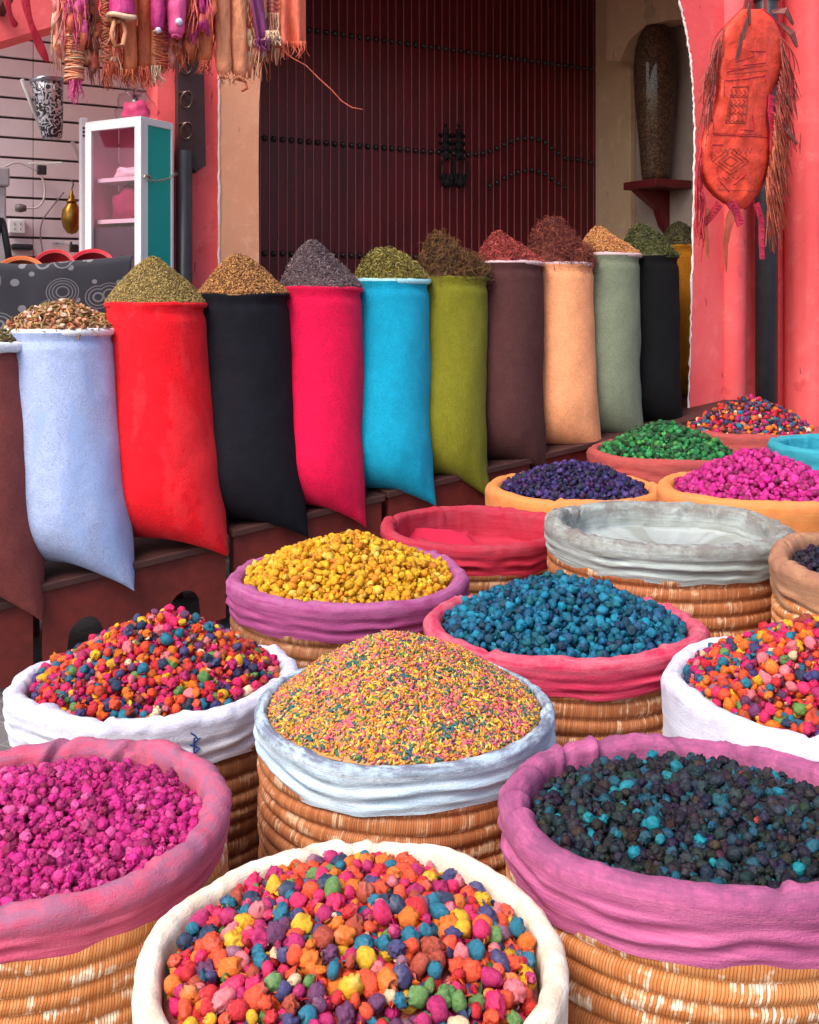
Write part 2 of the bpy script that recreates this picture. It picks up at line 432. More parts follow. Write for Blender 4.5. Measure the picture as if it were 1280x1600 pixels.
class Heap:
    def __init__(s, cx, cy, R, zb, hh, p=1.6, peak=(0, 0), seed=0, lump=0.012, tilt=0.0):
        s.tilt = tilt
        s.cx, s.cy, s.R, s.zb, s.hh, s.p, s.peak, s.seed, s.lump = cx, cy, R, zb, hh, p, peak, seed, lump
        s.V, s.Fc, s.C, s.n = [], [], [], 0
    def h(s, x, y):
        # distance measured from a shifted peak, still 1 on the rim
        rho = np.hypot(x, y) / s.R
        px, py = s.peak
        k = np.clip(1 - rho, 0, 1)
        xs, ys = x - px * s.R * k, y - py * s.R * k
        q = np.clip(np.hypot(xs, ys) / s.R, 0, 1)
        q = (np.sqrt(q * q + .009) - .0949) / (math.sqrt(1.009) - .0949)
        f = 1 - q ** s.p if s.p >= 1 else (1 - q)
        lum = np.array([mn.noise(Vector((a * 9 + s.seed, b * 9, s.seed * 2.3))) for a, b in zip(np.ravel(x), np.ravel(y))]).reshape(np.shape(x))
        return s.zb - s.tilt * y + s.hh * f + s.lump * lum * np.clip((1 - rho) * 4, 0, 1)
    def normals(s, x, y):
        e = 0.004; gx = (s.h(x + e, y) - s.h(x - e, y)) / (2 * e); gy = (s.h(x, y + e) - s.h(x, y - e)) / (2 * e)
        n = np.stack([-gx, -gy, np.ones_like(gx)], -1); return n / np.linalg.norm(n, axis=1)[:, None]
    def push(s, V, Fc, C):
        s.V.append(V); s.Fc.append(Fc + s.n); s.C.append(C); s.n += len(V)
    def mound(s, col, sink, rings=24, seg=64):
        rs = np.linspace(0, 1, rings); an = np.arange(seg) * 2 * PI / seg
        x = (rs[:, None] * s.R * np.cos(an)).ravel(); y = (rs[:, None] * s.R * np.sin(an)).ravel()
        z = s.h(x, y) - sink
        V = np.stack([x + s.cx, y + s.cy, z], -1); f = []
        for i in range(rings - 1):
            for k in range(seg):
                k2 = (k + 1) % seg; a, b, c, d = i * seg + k, i * seg + k2, (i + 1) * seg + k2, (i + 1) * seg + k
                f += [(a, d, c), (a, c, b)]
        s.push(V, np.array(f), np.tile(np.array(col), (len(V), 1)))
    def items(s, shapes, pts, size, cols, squash=(1, 1, 1), sink=0.0, var=0.25, align=None, jitter=0.0):
        n = len(pts); x, y = pts[:, 0], pts[:, 1]; z = s.h(x, y) - sink + RNG.normal(size=n) * jitter
        R = rotmats(n) if align is None else aligned(s.normals(x, y), tilt=align)
        sz = size * (1 + var * RNG.uniform(-1, 1, n))
        which = RNG.integers(0, len(shapes), n)
        for k, (sv, sf) in enumerate(shapes):
            ix = np.where(which == k)[0]
            if not len(ix): continue
            W = sv[None] * np.array(squash) * sz[ix][:, None, None]
            W = np.einsum('nij,nvj->nvi', R[ix], W) + np.stack([x[ix] + s.cx, y[ix] + s.cy, z[ix]], -1)[:, None]
            nv = len(sv)
            Fb = (sf[None] + (np.arange(len(ix)) * nv)[:, None, None]).reshape(-1, sf.shape[1])
            s.push(W.reshape(-1, 3), Fb, np.repeat(cols[ix], nv, 0))
    def build(s, name, mat, label, cat='spice heap', smooth=True):
        V = np.concatenate(s.V); Fc = np.concatenate(s.Fc); C = np.concatenate(s.C)
        o = mesh_np(name, V, Fc, mat, None, smooth, col=C, loc=(s.cx, s.cy, s.zb))
        return tag(o, label, cat, None, 'stuff')
def palette(n, cols, wts, jit=0.12):
    cols = np.array(cols); wts = np.array(wts, float); wts /= wts.sum()
    c = cols[RNG.choice(len(cols), n, p=wts)]
    return np.clip(c * (1 + RNG.normal(size=(n, 1)) * jit) + RNG.normal(size=(n, 3)) * 0.008, 0.002, 1)

SH_N = [shape('pod', 2, 1), shape('pod', 2, 2), shape('crumple', 2, 3), shape('cup', 2, 4), shape('flower', 2, 5), shape('crumple', 2, 6)]
SH_CR = [shape('rose', 2, 51), shape('rose', 2, 52), shape('crumple', 2, 3), shape('flower', 2, 5), shape('crumple', 2, 6), shape('cup', 2, 8), shape('pod', 2, 9)]
SH_F = [shape('crumple', 2, 13), shape('flower', 2, 15), shape('pod', 2, 16), shape('cup', 2, 17)]
SH_N3 = [shape('rose', 3, 41), shape('pod', 3, 42), shape('rose', 3, 49), shape('crumple', 3, 43), shape('cup', 3, 44), shape('flower', 3, 45), shape('pod', 3, 46)]
SH_G = [shape('pod', 1, 21), shape('pod', 1, 22)]
def strip_shape(seed, bend=0.5, seg=5, w=0.09, twist=1.0):
    """a thin curled shred one unit long, with thickness"""
    r = random.Random(seed); pts = []
    V = []; Fc = []
    ph = r.random() * 6
    for i in range(seg):
        a = i / (seg - 1) - 0.5
        c = Vector((a, bend * 0.25 * math.sin(a * 4 + ph), bend * 0.3 * math.cos(a * 5 + ph)))
        tw = twist * a * 2 + ph
        d = Vector((0, math.cos(tw), math.sin(tw))) * w; e = Vector((0, -math.sin(tw), math.cos(tw))) * w * 0.35
        taper = 1 - 1.2 * abs(a) ** 2
        V += [(c + d * taper)[:], (c + e * taper)[:], (c - d * taper)[:], (c - e * taper)[:]]
    for i in range(seg - 1):
        for k in range(4):
            k2 = (k + 1) % 4; o = i * 4
            Fc += [(o + k, o + k2, o + 4 + k2), (o + k, o + 4 + k2, o + 4 + k)]
    return np.array(V), np.array(Fc)
def curl_shape(seed, turns=1.3, seg=12, w=0.022):
    r = random.Random(seed); V = []; Fc = []; ph = r.random() * 6
    R1 = 0.35 + 0.2 * r.random()
    for i in range(seg):
        a = i / (seg - 1); an = ph + a * turns * 2 * PI
        c = Vector((R1 * math.cos(an) * (1 - .4 * a), R1 * math.sin(an), a - 0.5 + 0.15 * math.sin(an * 2)))
        for k in range(3):
            q = 2 * PI * k / 3; V.append((c + Vector((math.cos(q) * math.cos(an), math.cos(q) * math.sin(an), math.sin(q))) * w)[:])
    for i in range(seg - 1):
        for k in range(3):
            k2 = (k + 1) % 3; o = i * 3
            Fc += [(o + k, o + k2, o + 3 + k2), (o + k, o + 3 + k2, o + 3 + k)]
    return np.array(V), np.array(Fc)
def chip_shape(seed):
    r = random.Random(seed); n = 6; V = []; Fc = []
    cz = 0.15 + r.random() * 0.35
    for s_ in (0.0, 0.06):
        V.append((0, 0, s_))
        for k in range(n):
            a = 2 * PI * k / n + r.uniform(-.3, .3); rad = 0.6 + 0.4 * r.random()
            x, y = rad * math.cos(a), rad * 0.7 * math.sin(a)
            V.append((x, y, s_ + cz * x * x - 0.2 * cz * y))
    # keep both skins the same outline
    for k in range(n): V[n + 2 + k] = (V[1 + k][0], V[1 + k][1], V[1 + k][2] + 0.06)
    for k in range(n):
        a, b = 1 + k, 1 + (k + 1) % n; c, d = n + 2 + k, n + 2 + (k + 1) % n
        Fc += [(0, b, a), (n + 1, c, d), (a, b, d), (a, d, c)]
    return np.array(V), np.array(Fc)
SH_STRIP = [strip_shape(k) for k in range(6)]
SH_CURL = [curl_shape(k) for k in range(8)]
SH_CHIP = [chip_shape(k) for k in range(8)]
# ------------------------------------------------------------------ ground
M = {}
def ground():
    N_ = NT('paving'); o = N_.obj()
    br = N_.new('ShaderNodeTexBrick'); br.offset = 0.5
    br.inputs['Scale'].default_value = 5.0; br.inputs['Mortar Size'].default_value = 0.012; br.inputs['Brick Width'].default_value = 0.6; br.inputs['Row Height'].default_value = 0.6
    br.inputs['Color1'].default_value = (0.09, 0.085, 0.09, 1); br.inputs['Color2'].default_value = (0.13, 0.12, 0.125, 1); br.inputs['Mortar'].default_value = (0.22, 0.21, 0.2, 1)
    N_.link(N_.mapping(o, (1, 1, 1), rot=(0, 0, TH)), br.inputs['Vector'])
    n = N_.noise(o, 14, 6, 0.65); col = N_.mix(N_.ramp(n, [(0.35, 0), (0.7, 0.6)]), br.outputs['Color'], (0.2, 0.18, 0.17))
    m = N_.out(col, N_.bump(N_.math('SUBTRACT', n, br.outputs['Fac']), 0.4, 0.01), 0.8)
    V = [(x, y, ground_z(x, y)) for y in (-30, 45) for x in (-40, 40)]
    o = mesh_np('ground', V, [(0, 1, 3, 2)], m, None, False)
    o['kind'] = 'structure'
ground()

# ------------------------------------------------------------------ baskets
def c_ring(mbv, prof_fn, seg, nprof, c):
    pass
def basket(key, px, d, r, h, label, cloth_m, straw_m, band=0.11, lip=0.026, depth=0.12, empty=False, seed=1, ridge=0.006, creases=9, taper=0.05, tidy=1.0, cat='basket', tilt=0.0):
    c = PD(px, HY, d); cx, cy = c.x, c.y; zr = EYE - h + tilt * r
    g = ground_z(cx, cy)
    root = thing('basket', label, cat, (cx, cy, g), 'coiled straw baskets with cloth linings')
    rnd = random.Random(seed); k = r / 0.3; q = lip * k; band *= k
    Rc = r - q
    SEG = 200
    cr = [(rnd.random() * 2 * PI, rnd.uniform(-0.5, 0.5), rnd.uniform(0.018, 0.05), rnd.uniform(0.6, 1.5)) for _ in range(creases)]
    prof = []      # (rho, z, v)
    n1 = 16
    for i in range(n1):      # outside of the band
        a = i / (n1 - 1)
        prof.append((Rc + q * (0.72 + 0.28 * a) - 0.004 * (1 - a), zr - band + (band - q) * a, 0.5 * a, 0))
    for i in range(1, 11):   # rolled lip
        a = PI * i / 10
        prof.append((Rc + q * math.cos(a), zr - q + q * math.sin(a), 0.5 + 0.3 * i / 10, 1))
    dp = depth * k
    n3 = 8
    for i in range(1, n3 + 1):
        a = i / n3
        prof.append((Rc - q - 0.008 * a, zr - q - dp * a, 0.8 + 0.2 * a, 2))
    if empty:
        for i in range(1, 9):
            a = i / 8
            prof.append(((Rc - q - 0.008) * (1 - a) + 1e-4, zr - q - dp - 0.012 * math.sin(a * PI), 1.0, 3))
    V = []; UV = []; sd = Vector((seed * 3.7, seed * 1.3, seed * 5.1))
    for (rho, z, v, zone) in prof:
        for j in range(SEG + 1):
            u = j / SEG; an = PI / 2 + 2 * PI * u
            ca, sa = math.cos(an), math.sin(an)
            pc = Vector((ca * 1.3, sa * 1.3, 0)) + sd
            wob = mn.noise(pc) ; wob2 = mn.noise(pc * 2.7 + Vector((9, 1, 4)))
            rr = rho + (0.006 * wob + 0.003 * wob2) * k * tidy
            zz = z + (0.010 * mn.noise(pc * 1.1 + Vector((4, 4, 8))) + 0.004 * wob2) * k * tidy
            if zone == 0:
                a = v / 0.5
                amp = ridge * k * max(0, 0.55 + 1.5 * mn.noise(Vector((ca * 2.6, sa * 2.6, z * 16)) + sd)) * math.sin(PI * min(1, a * 1.1)) 
                rr += amp * math.sin(2 * PI * (a * 2.7 + 0.9 * wob + 0.5 * wob2)) + 0.002 * k * mn.noise(Vector((ca * 9, sa * 9, z * 30)) + sd)
                zz += (1 - a) * 0.008 * k * mn.noise(Vector((ca * 4, sa * 4, 3)) + sd)
            if zone in (1, 2):
                f = 1.0 if zone == 1 else max(0, 1 - (v - 0.8) * 4)
                for (a0, sk, wd, am) in cr:
                    da = (an - a0 - sk * (v - 0.65) * 1.6 + PI) % (2 * PI) - PI
                    e = math.exp(-(da / wd) ** 2) - 0.8 * math.exp(-((da - wd * 1.5) / (wd * 0.9)) ** 2)
                    s_ = math.sin(PI * min(1, max(0, (v - 0.5) / 0.45)))
                    rr += -0.007 * k * am * e * math.cos(PI * (v - 0.5) / 0.3) * s_ * f; zz += -0.006 * k * am * e * s_ * f
                rr += (0.0022 * mn.noise(Vector((ca * 7, sa * 7, v * 9)) + sd) + 0.0030 * mn.noise(Vector((ca * 14, sa * 14, v * 3.2)) + sd)) * k * tidy; zz += 0.0022 * k * mn.noise(Vector((ca * 16, sa * 16, 5 + v * 3)) + sd)
            if zone == 2:
                rr += 0.010 * k * mn.noise(Vector((ca * 5, sa * 5, z * 14)) + sd) * (v - 0.8) * 5
            if zone == 3:
                zz += 0.014 * mn.noise(Vector((ca * rho * 12, sa * rho * 12, seed)))
            V.append((cx + rr * ca, cy + rr * sa, zz - tilt * rr * sa)); UV.append((u, v))
    n = len(prof); Fc = []
    for i in range(n - 1):
        b = i * (SEG + 1)
        for j in range(SEG):
            Fc.append((b + j, b + j + 1, b + SEG + 2 + j, b + SEG + 1 + j))
    mesh_np('cloth_lining', V, np.array(Fc), cloth_m, root, True, uv=UV)
    # coiled body
    ch = 0.0295 * k; ztop = zr - band + 0.02 * k; H = ztop - g; nc = max(3, int(round(H / ch))); ch = H / nc
    V = []; UV = []; per = 6
    rows = nc * per + 1
    for i in range(rows):
        a = i / per; fr = a - math.floor(a); z = ztop - a * ch
        bul = 0.0075 * k * math.sqrt(max(0, math.sin(PI * fr)))
        tt = (ztop - z) / H
        R0 = r - 0.018 * k - taper * k * tt ** 1.3 + 0.012 * k * math.sin(PI * tt)
        for j in range(SEG + 1):
            u = j / SEG; an = PI / 2 + 2 * PI * u; ca, sa = math.cos(an), math.sin(an)
            rr = R0 + bul * (1 + 0.35 * mn.noise(Vector((ca * 3, sa * 3, math.floor(a) * 2.3)) + sd)) + 0.004 * k * mn.noise(Vector((ca * 1.7, sa * 1.7, a * 0.6)) + sd)
            zz = z + 0.25 * ch * mn.noise(Vector((ca * 1.1, sa * 1.1, math.floor(a + .5) * 0.35)) + sd) * min(1, a) * min(1, nc - a)
            V.append((cx + rr * ca, cy + rr * sa, zz - tilt * rr * sa * (1 - tt))); UV.append((u, i / per + seed * 13))
    Fc = []
    for i in range(rows - 1):
        b = i * (SEG + 1)
        for j in range(SEG):
            Fc.append((b + j, b + SEG + 1 + j, b + SEG + 2 + j, b + j + 1))
    mesh_np('straw_body', V, np.array(Fc), straw_m, root, True, uv=UV)
    return dict(cx=cx, cy=cy, zr=zr, r=r, k=k, q=q, Ri=Rc - q - 0.002, root=root, tilt=tilt)

st_or = m_straw('straw_orange', lin(172, 98, 56), lin(202, 134, 86), lin(232, 200, 164), 420, 0.7)
st_bright = m_straw('straw_bright', lin(204, 122, 64), lin(224, 156, 98), lin(246, 228, 200), 400, 0.95)
st_brown = m_straw('straw_brown', lin(144, 88, 54), lin(174, 114, 74), lin(212, 176, 140), 420, 0.45)
cl = dict(
    cream=m_cloth('cloth_cream', lin(236, 224, 202), lin(206, 176, 150), lin(244, 238, 224), 0.7),
    purple=m_cloth('cloth_mauve', lin(168, 84, 128), lin(112, 66, 98), lin(200, 108, 150), 0.75),
    magenta=m_cloth('cloth_dusty_pink', lin(192, 80, 110), lin(150, 96, 124), lin(206, 98, 122), 1.0),
    white=m_cloth('cloth_white', lin(206, 210, 228), lin(176, 166, 188), lin(232, 234, 242), 0.7),
    blue=m_cloth('cloth_pale_blue', lin(172, 196, 212), lin(106, 108, 128), lin(206, 220, 228), 1.0),
    rose=m_cloth('cloth_rose', lin(188, 44, 78), lin(196, 104, 120), lin(206, 74, 102), 0.9),
    lilac=m_cloth('cloth_lilac', lin(146, 66, 116), lin(166, 100, 142), lin(170, 82, 132), 0.85),
    grey=m_cloth('cloth_grey', lin(142, 148, 142), lin(112, 102, 98), lin(176, 186, 186), .9),
    red=m_cloth('cloth_red', lin(166, 34, 54), lin(162, 64, 78), lin(186, 50, 74), 0.8),
    orange=m_cloth('cloth_orange', lin(214, 130, 70), lin(206, 132, 88), lin(224, 146, 80), 0.6),
    salmon=m_cloth('cloth_salmon', lin(168, 72, 70), lin(150, 70, 72), lin(180, 88, 82), 0.7),
    cyan=m_cloth('cloth_cyan', lin(42, 140, 160), lin(70, 156, 172), lin(56, 156, 176), 0.5),
    tan=m_cloth('cloth_tan', lin(168, 122, 92), lin(146, 98, 82), lin(180, 138, 106), 0.85),
)
B = {}
B['cream'] = basket('cream', 551, 1.355, .281, .855, 'straw basket with broad cream cloth rim at the very front, full of multicoloured buds', cl['cream'], st_or, band=.30, lip=.018, seed=3, ridge=.003, creases=7)
B['purple'] = basket('purple', 1092, 1.6585, .321, .833, 'straw basket with mauve cloth rim holding dark slate and teal buds', cl['purple'], st_bright, band=.10, lip=.023, seed=4, creases=18, ridge=.007, tilt=.08)
B['magenta'] = basket('magenta', 80, 1.71, .30, .85, 'straw basket with dusty pink cloth rim holding magenta buds', cl['magenta'], st_bright, band=.084, lip=.024, seed=5, ridge=.004, creases=12, tidy=1.5)
B['white'] = basket('white', 247, 2.515, .35, .92, 'straw basket with white cloth rim stitched in blue thread, multicoloured buds heaped in it', cl['white'], st_brown, band=.10, lip=.022, seed=6, ridge=.004, creases=12, tidy=1.8, tilt=.05)
B['blue'] = basket('blue', 632, 2.09, .306, .816, 'straw basket with pale blue grey cloth rim heaped with tiny colourful grains', cl['blue'], st_or, band=.085, lip=.013, seed=7, ridge=.006, creases=6)
B['rose'] = basket('rose', 880, 2.64, .36, .834, 'straw basket with rose pink cloth rim heaped with teal blue buds', cl['rose'], st_or, band=.075, lip=.02, seed=8, creases=14, tilt=.044)
B['lilac'] = basket('lilac', 545, 3.11, .366, .82, 'straw basket with lilac purple cloth rim heaped with yellow buds', cl['lilac'], st_brown, band=.085, lip=.02, seed=9, creases=8)
B['grey'] = basket('grey', 1041, 3.267, .39, .7085, 'empty straw basket lined with stained grey cloth', cl['grey'], st_or, band=.085, lip=.023, depth=.045, empty=True, seed=10, creases=16, tilt=.02)
B['red'] = basket('red', 745, 3.8, .357, .824, 'empty basket lined with crimson red cloth', cl['red'], st_brown, band=.095, lip=.02, depth=.085, empty=True, seed=11, creases=14)
B['indigo'] = basket('indigo', 897, 4.45, .385, .798, 'basket with smooth orange cloth rim heaped with indigo violet buds', cl['orange'], st_or, band=.22, lip=.026, seed=12, ridge=.002, creases=4)
B['pink'] = basket('pink', 1185, 3.9, .378, .699, 'basket with orange cloth rim heaped with bright magenta pink buds', cl['orange'], st_or, band=.22, lip=.026, seed=13, ridge=.002, creases=4)
B['green'] = basket('green', 1040, 5.0, .375, .72, 'basket with salmon cloth rim heaped with green buds', cl['salmon'], st_or, band=.14, lip=.022, seed=14, creases=5)
B['multi'] = basket('multi', 1172, 5.5, .378, .671, 'far basket with dull salmon rim heaped with dark multicoloured buds against the pink wall', cl['salmon'], st_or, band=.14, lip=.02, seed=15, creases=5)
B['cyan'] = basket('cyan', 1330, 4.7, .36, .65, 'turquoise lined empty basket at the right edge of the photo', cl['cyan'], st_or, band=.2, lip=.022, depth=.06, empty=True, seed=16, creases=4)
B['tan'] = basket('tan', 1400, 2.75, .3266, .6875, 'basket with tan brown cloth rim holding blackish violet buds, right edge of the photo', cl['tan'], st_bright, band=.11, lip=.026, seed=17, creases=8)
B['whiter'] = basket('whiter', 1290, 2.15, .336, .806, 'basket with plain white cloth rim at the right edge, multicoloured buds heaped in it', cl['white'], st_or, band=.2, lip=.020, seed=18, ridge=.003, creases=10, tilt=.03)

# blue thread stitches on the white rim
def stitches():
    b = B['white']; mb = MB(); rnd = random.Random(4)
    def pt(px, z):
        an = None
        # point on the outer band seen in column px
        for a in np.linspace(-PI, 0, 800):
            x, y = b['cx'] + (b['r'] + .001) * math.cos(a), b['cy'] + (b['r'] + .001) * math.sin(a)
            if abs(CX + F * x / y - px) < 0.8: an = a
        return Vector((b['cx'] + (b['r'] + .003) * math.cos(an), b['cy'] + (b['r'] + .003) * math.sin(an), z))
    z0 = b['zr']
    main = [pt(304 + rnd.uniform(-2, 2), z0 - .035 - .075 * i / 8) for i in range(9)]
    mb.tube(main, 0.0022, 5)
    for i in range(7):
        z = z0 - .030 - .013 * i + rnd.uniform(-.003, .003); a = rnd.uniform(3, 9); e = rnd.uniform(3, 9); sl = rnd.uniform(-.012, .012)
        mb.tube([pt(304 - a, z - sl), pt(304, z), pt(304 + e, z + sl)], 0.0018, 5)
    mb.build('stitching', m_simple('blue_thread', lin(30, 60, 130), 0.8), b['root'])
stitches()
def thread_knots():
    b = B['magenta']; m = m_simple('blue_knot', lin(36, 62, 150), .8)
    rnd = random.Random(9)
    for an in (-.3, -.66):
        mb = MB(); z = b['zr'] - .085 * b['k']; R = b['r'] - .001
        for k in range(9):
            a = an + rnd.uniform(-.045, .045); a2 = an + rnd.uniform(-.045, .045)
            mb.tube([(b['cx'] + R * math.cos(a), b['cy'] + R * math.sin(a), z + rnd.uniform(-.010, .010)), (b['cx'] + (R + .010) * math.cos(an), b['cy'] + (R + .012) * math.sin(an), z), (b['cx'] + R * math.cos(a2), b['cy'] + R * math.sin(a2), z + rnd.uniform(-.014, .014))], .0022, 5)
        mb.build('thread_knot', m, b['root'], smooth=True)
    # loose fold of brighter cloth inside the red basket
    b = B['red']; V = []; n = 18; Fc = []
    for i in range(n + 1):
        for j in range(n + 1):
            u, v = i / n, j / n; x = -.24 + .26 * u + .04 * math.sin(v * 5); y = .02 + .2 * v - .05 * u
            V.append((b['cx'] + x, b['cy'] + y, b['zr'] - .022 - .105 + .012 + .02 * v + .022 * mn.noise(Vector((u * 4, v * 4, 2))) + .05 * max(0, v - .7) * 2))
    for i in range(n):
        for j in range(n): o = i * (n + 1) + j; Fc.append((o, o + n + 1, o + n + 2, o + 1))
    o = mesh_np('loose_lining_fold', V, np.array(Fc), m_simple('crimson_lining', lin(176, 12, 56), .9, .15, 40), b['root'], True); md = o.modifiers.new('thick', 'SOLIDIFY'); md.thickness = .004
thread_knots()

# ------------------------------------------------------------------ heaps in the baskets
bud_mat = m_attr('dried_bud', 0.42, 120, 0.8, 0.36, 0.3, 0.0, .03)
bud_dark = m_attr('dark_bud', 0.45, 130, 0.6, 0.45, 0.25, 0.0, .012)
grain_mat = m_attr('grain', 0.6, 300, 0.1, 0.2, 0.3)
PAL = dict(
    coral=lin(236, 76, 30), orange=lin(240, 116, 18), pink=lin(228, 18, 96), magenta=lin(186, 8, 100), red=lin(206, 16, 34),
    teal=lin(0, 112, 140), indigo=lin(62, 58, 112), purple=lin(104, 44, 92), yellow=lin(236, 178, 14), blush=lin(236, 120, 130),
    green=lin(96, 140, 70), mauve=lin(148, 96, 120), cream=lin(240, 200, 160), navy=lin(26, 50, 84), rust=lin(176, 66, 40))
MIXN = list(PAL); MIXC = [PAL[n] for n in MIXN]
MIXW = [17, 12, 14, 11, 9, 9, 5, 4, 6, 5, 4, 2, 2, 4, 3]
def fill(key, drop, hh, size, dist, cols, wts, mat, label, name='dried_buds', cat='dried buds', p=1.6, peak=(0, 0), shapes=SH_N, base=None, squash=(1, 1, 1), layers=2, jit=.12, lump=.012, align=None, var=.38):
    b = B[key]
    hp = Heap(b['cx'], b['cy'], b['Ri'] - .002, b['zr'] - b['q'] * 0.7 - drop, hh, p, peak, seed=len(key) * 1.7 + size * 100, lump=lump, tilt=b['tilt'])
    base = np.average(np.array(cols), axis=0, weights=wts) * 0.8 if base is None else base
    hp.mound(base, size * 1.15)
    hp.hh *= .84; size *= .68; dist *= .655; layers = 3
    for L in range(layers):
        pts = poisson(hp.R - size * 0.25, dist * (.95, 1.0, 1.7)[L])
        hp.items(shapes, pts, size * 0.5, palette(len(pts), cols, wts, jit), squash, sink=size * (.7, .15, -.28)[L], var=var, jitter=size * 0.1, align=align)
    n = int(6.0 * (hp.R / size) ** 2)      # loose petals and broken bits between the buds
    rr = np.sqrt(RNG.random(n)) * (hp.R - size * .5); aa = RNG.random(n) * 2 * PI; pts = np.stack([rr * np.cos(aa), rr * np.sin(aa)], -1)
    hp.items(SH_CHIP[:5] + SH_STRIP[:2], pts, size * .34, palette(n, cols, wts, .2), (1, 1, 1), -size * .12, .5, align=.9, jitter=size * .18)
    return hp.build(name, mat, label, cat)

fill('purple', .018, .05, .027, .0205, [lin(28, 36, 46), lin(40, 46, 58), lin(18, 24, 32), lin(56, 40, 40), lin(4, 128, 146), lin(8, 78, 98), lin(150, 60, 44), lin(36, 60, 70)], [30, 16, 28, 8, 5, 11, .4, 5], bud_dark,
     'dark slate coloured dried buds with a few teal ones in the mauve rimmed basket', shapes=SH_N3[:2] + SH_N3[1:5] + SH_N3[6:])
fill('magenta', .02, .06, .026, .0195, [lin(206, 18, 130), lin(222, 44, 142), lin(180, 12, 108), lin(230, 84, 156), lin(154, 8, 84)], [30, 24, 22, 10, 10], bud_mat,
     'magenta pink dried buds in the dusty pink rimmed basket', peak=(-.2, .3), shapes=SH_N3)
fill('white', .0, .165, .034, .026, MIXC, MIXW, bud_mat, 'multicoloured dried buds heaped in the white rimmed basket with blue stitches', p=1.25, peak=(.06, .1), shapes=SH_CR + SH_N3)
fill('whiter', .0, .15, .034, .026, MIXC, MIXW, bud_mat, 'multicoloured dried buds heaped in the plain white rimmed basket at the right edge', p=1.3, shapes=SH_CR + SH_N)
fill('rose', .0, .14, .033, .025, [lin(6, 110, 146), lin(4, 84, 120), lin(20, 134, 166), lin(2, 62, 92), lin(4, 94, 110)], [30, 26, 16, 18, 12], bud_dark, 'teal blue dried buds heaped in the rose rimmed basket', p=1.3, peak=(-.05, 0), shapes=SH_N)
fill('lilac', -.005, .13, .034, .0255, [lin(240, 176, 6), lin(236, 160, 4), lin(244, 190, 20), lin(228, 140, 6), lin(242, 200, 80)], [30, 22, 20, 12, 6], bud_mat, 'yellow dried buds heaped in the lilac rimmed basket', p=1.3, shapes=SH_CR)
fill('indigo', .0, .135, .036, .027, [lin(58, 44, 104), lin(40, 32, 78), lin(84, 64, 130), lin(30, 24, 54), lin(62, 40, 84)], [28, 28, 12, 20, 12], bud_dark, 'indigo violet dried buds heaped in the orange rimmed basket', p=1.35, shapes=SH_F)
fill('pink', .0, .175, .04, .029, [lin(216, 22, 146), lin(192, 14, 124), lin(232, 60, 160), lin(164, 10, 100)], [30, 26, 16, 16], bud_mat, 'bright magenta buds in a tall heap in an orange rimmed basket', p=1.2, shapes=SH_F)
fill('green', .0, .16, .042, .03, [lin(16, 120, 58), lin(10, 92, 44), lin(44, 148, 78), lin(6, 60, 30), lin(70, 156, 66)], [28, 26, 16, 20, 8], bud_mat, 'green dried buds heaped in the salmon rimmed basket', p=1.3, shapes=SH_F)
fill('multi', .0, .19, .042, .031, [PAL['red'], PAL['orange'], PAL['navy'], PAL['teal'], PAL['magenta'], PAL['purple'], lin(40, 30, 36), PAL['rust'], PAL['cream']], [15, 14, 13, 9, 10, 10, 12, 9, 3], bud_mat, 'multicoloured dried buds heaped against the pink wall', p=1.25, shapes=SH_F)
fill('tan', .02, .07, .03, .023, [lin(40, 28, 48), lin(58, 40, 66), lin(28, 20, 34), lin(70, 46, 60)], [28, 22, 24, 10], bud_dark, 'blackish violet dried buds in the tan rimmed basket', shapes=SH_N)
# tiny mixed grains
GR_C = [lin(232, 170, 40), lin(238, 196, 60), lin(222, 110, 50), lin(220, 96, 120), lin(226, 130, 130), lin(30, 104, 104), lin(84, 130, 60), lin(118, 62, 104), lin(190, 150, 50), lin(240, 214, 110)]
GR_W = [26, 10, 11, 12, 7, 9, 8, 5, 10, 5]
def grains():
    b = B['blue']; hp = Heap(b['cx'], b['cy'], b['Ri'] - .002, b['zr'] - b['q'] * 0.6, .135, 1.35, (-.06, .05), 3, .008)
    hp.mound(np.average(np.array(GR_C), axis=0, weights=GR_W) * .8, .003, 40, 96)
    n = 17000; rr = np.sqrt(RNG.random(n)) * (hp.R - .004); aa = RNG.random(n) * 2 * PI
    pts = np.stack([rr * np.cos(aa), rr * np.sin(aa)], -1)
    c = palette(n, GR_C, GR_W, .14) * .86
    # colours gather in loose clumps
    for i in range(n):
        v = mn.noise(Vector((pts[i, 0] * 26, pts[i, 1] * 26, 1.7)))
        if v > .38 and RNG.random() < .5: c[i] = np.array(GR_C[5]) * RNG.uniform(.7, 1.1)
        elif v < -.36 and RNG.random() < .45: c[i] = np.array(GR_C[3]) * RNG.uniform(.8, 1.1)
    hp.items(SH_G, pts, .0052, c, (1.25, .52, .48), 0.0005, .35, align=.5, jitter=.0016)
    hp.build('spice_grains', grain_mat, 'tiny multicoloured grains heaped in the pale blue rimmed basket', 'spice heap')
grains()

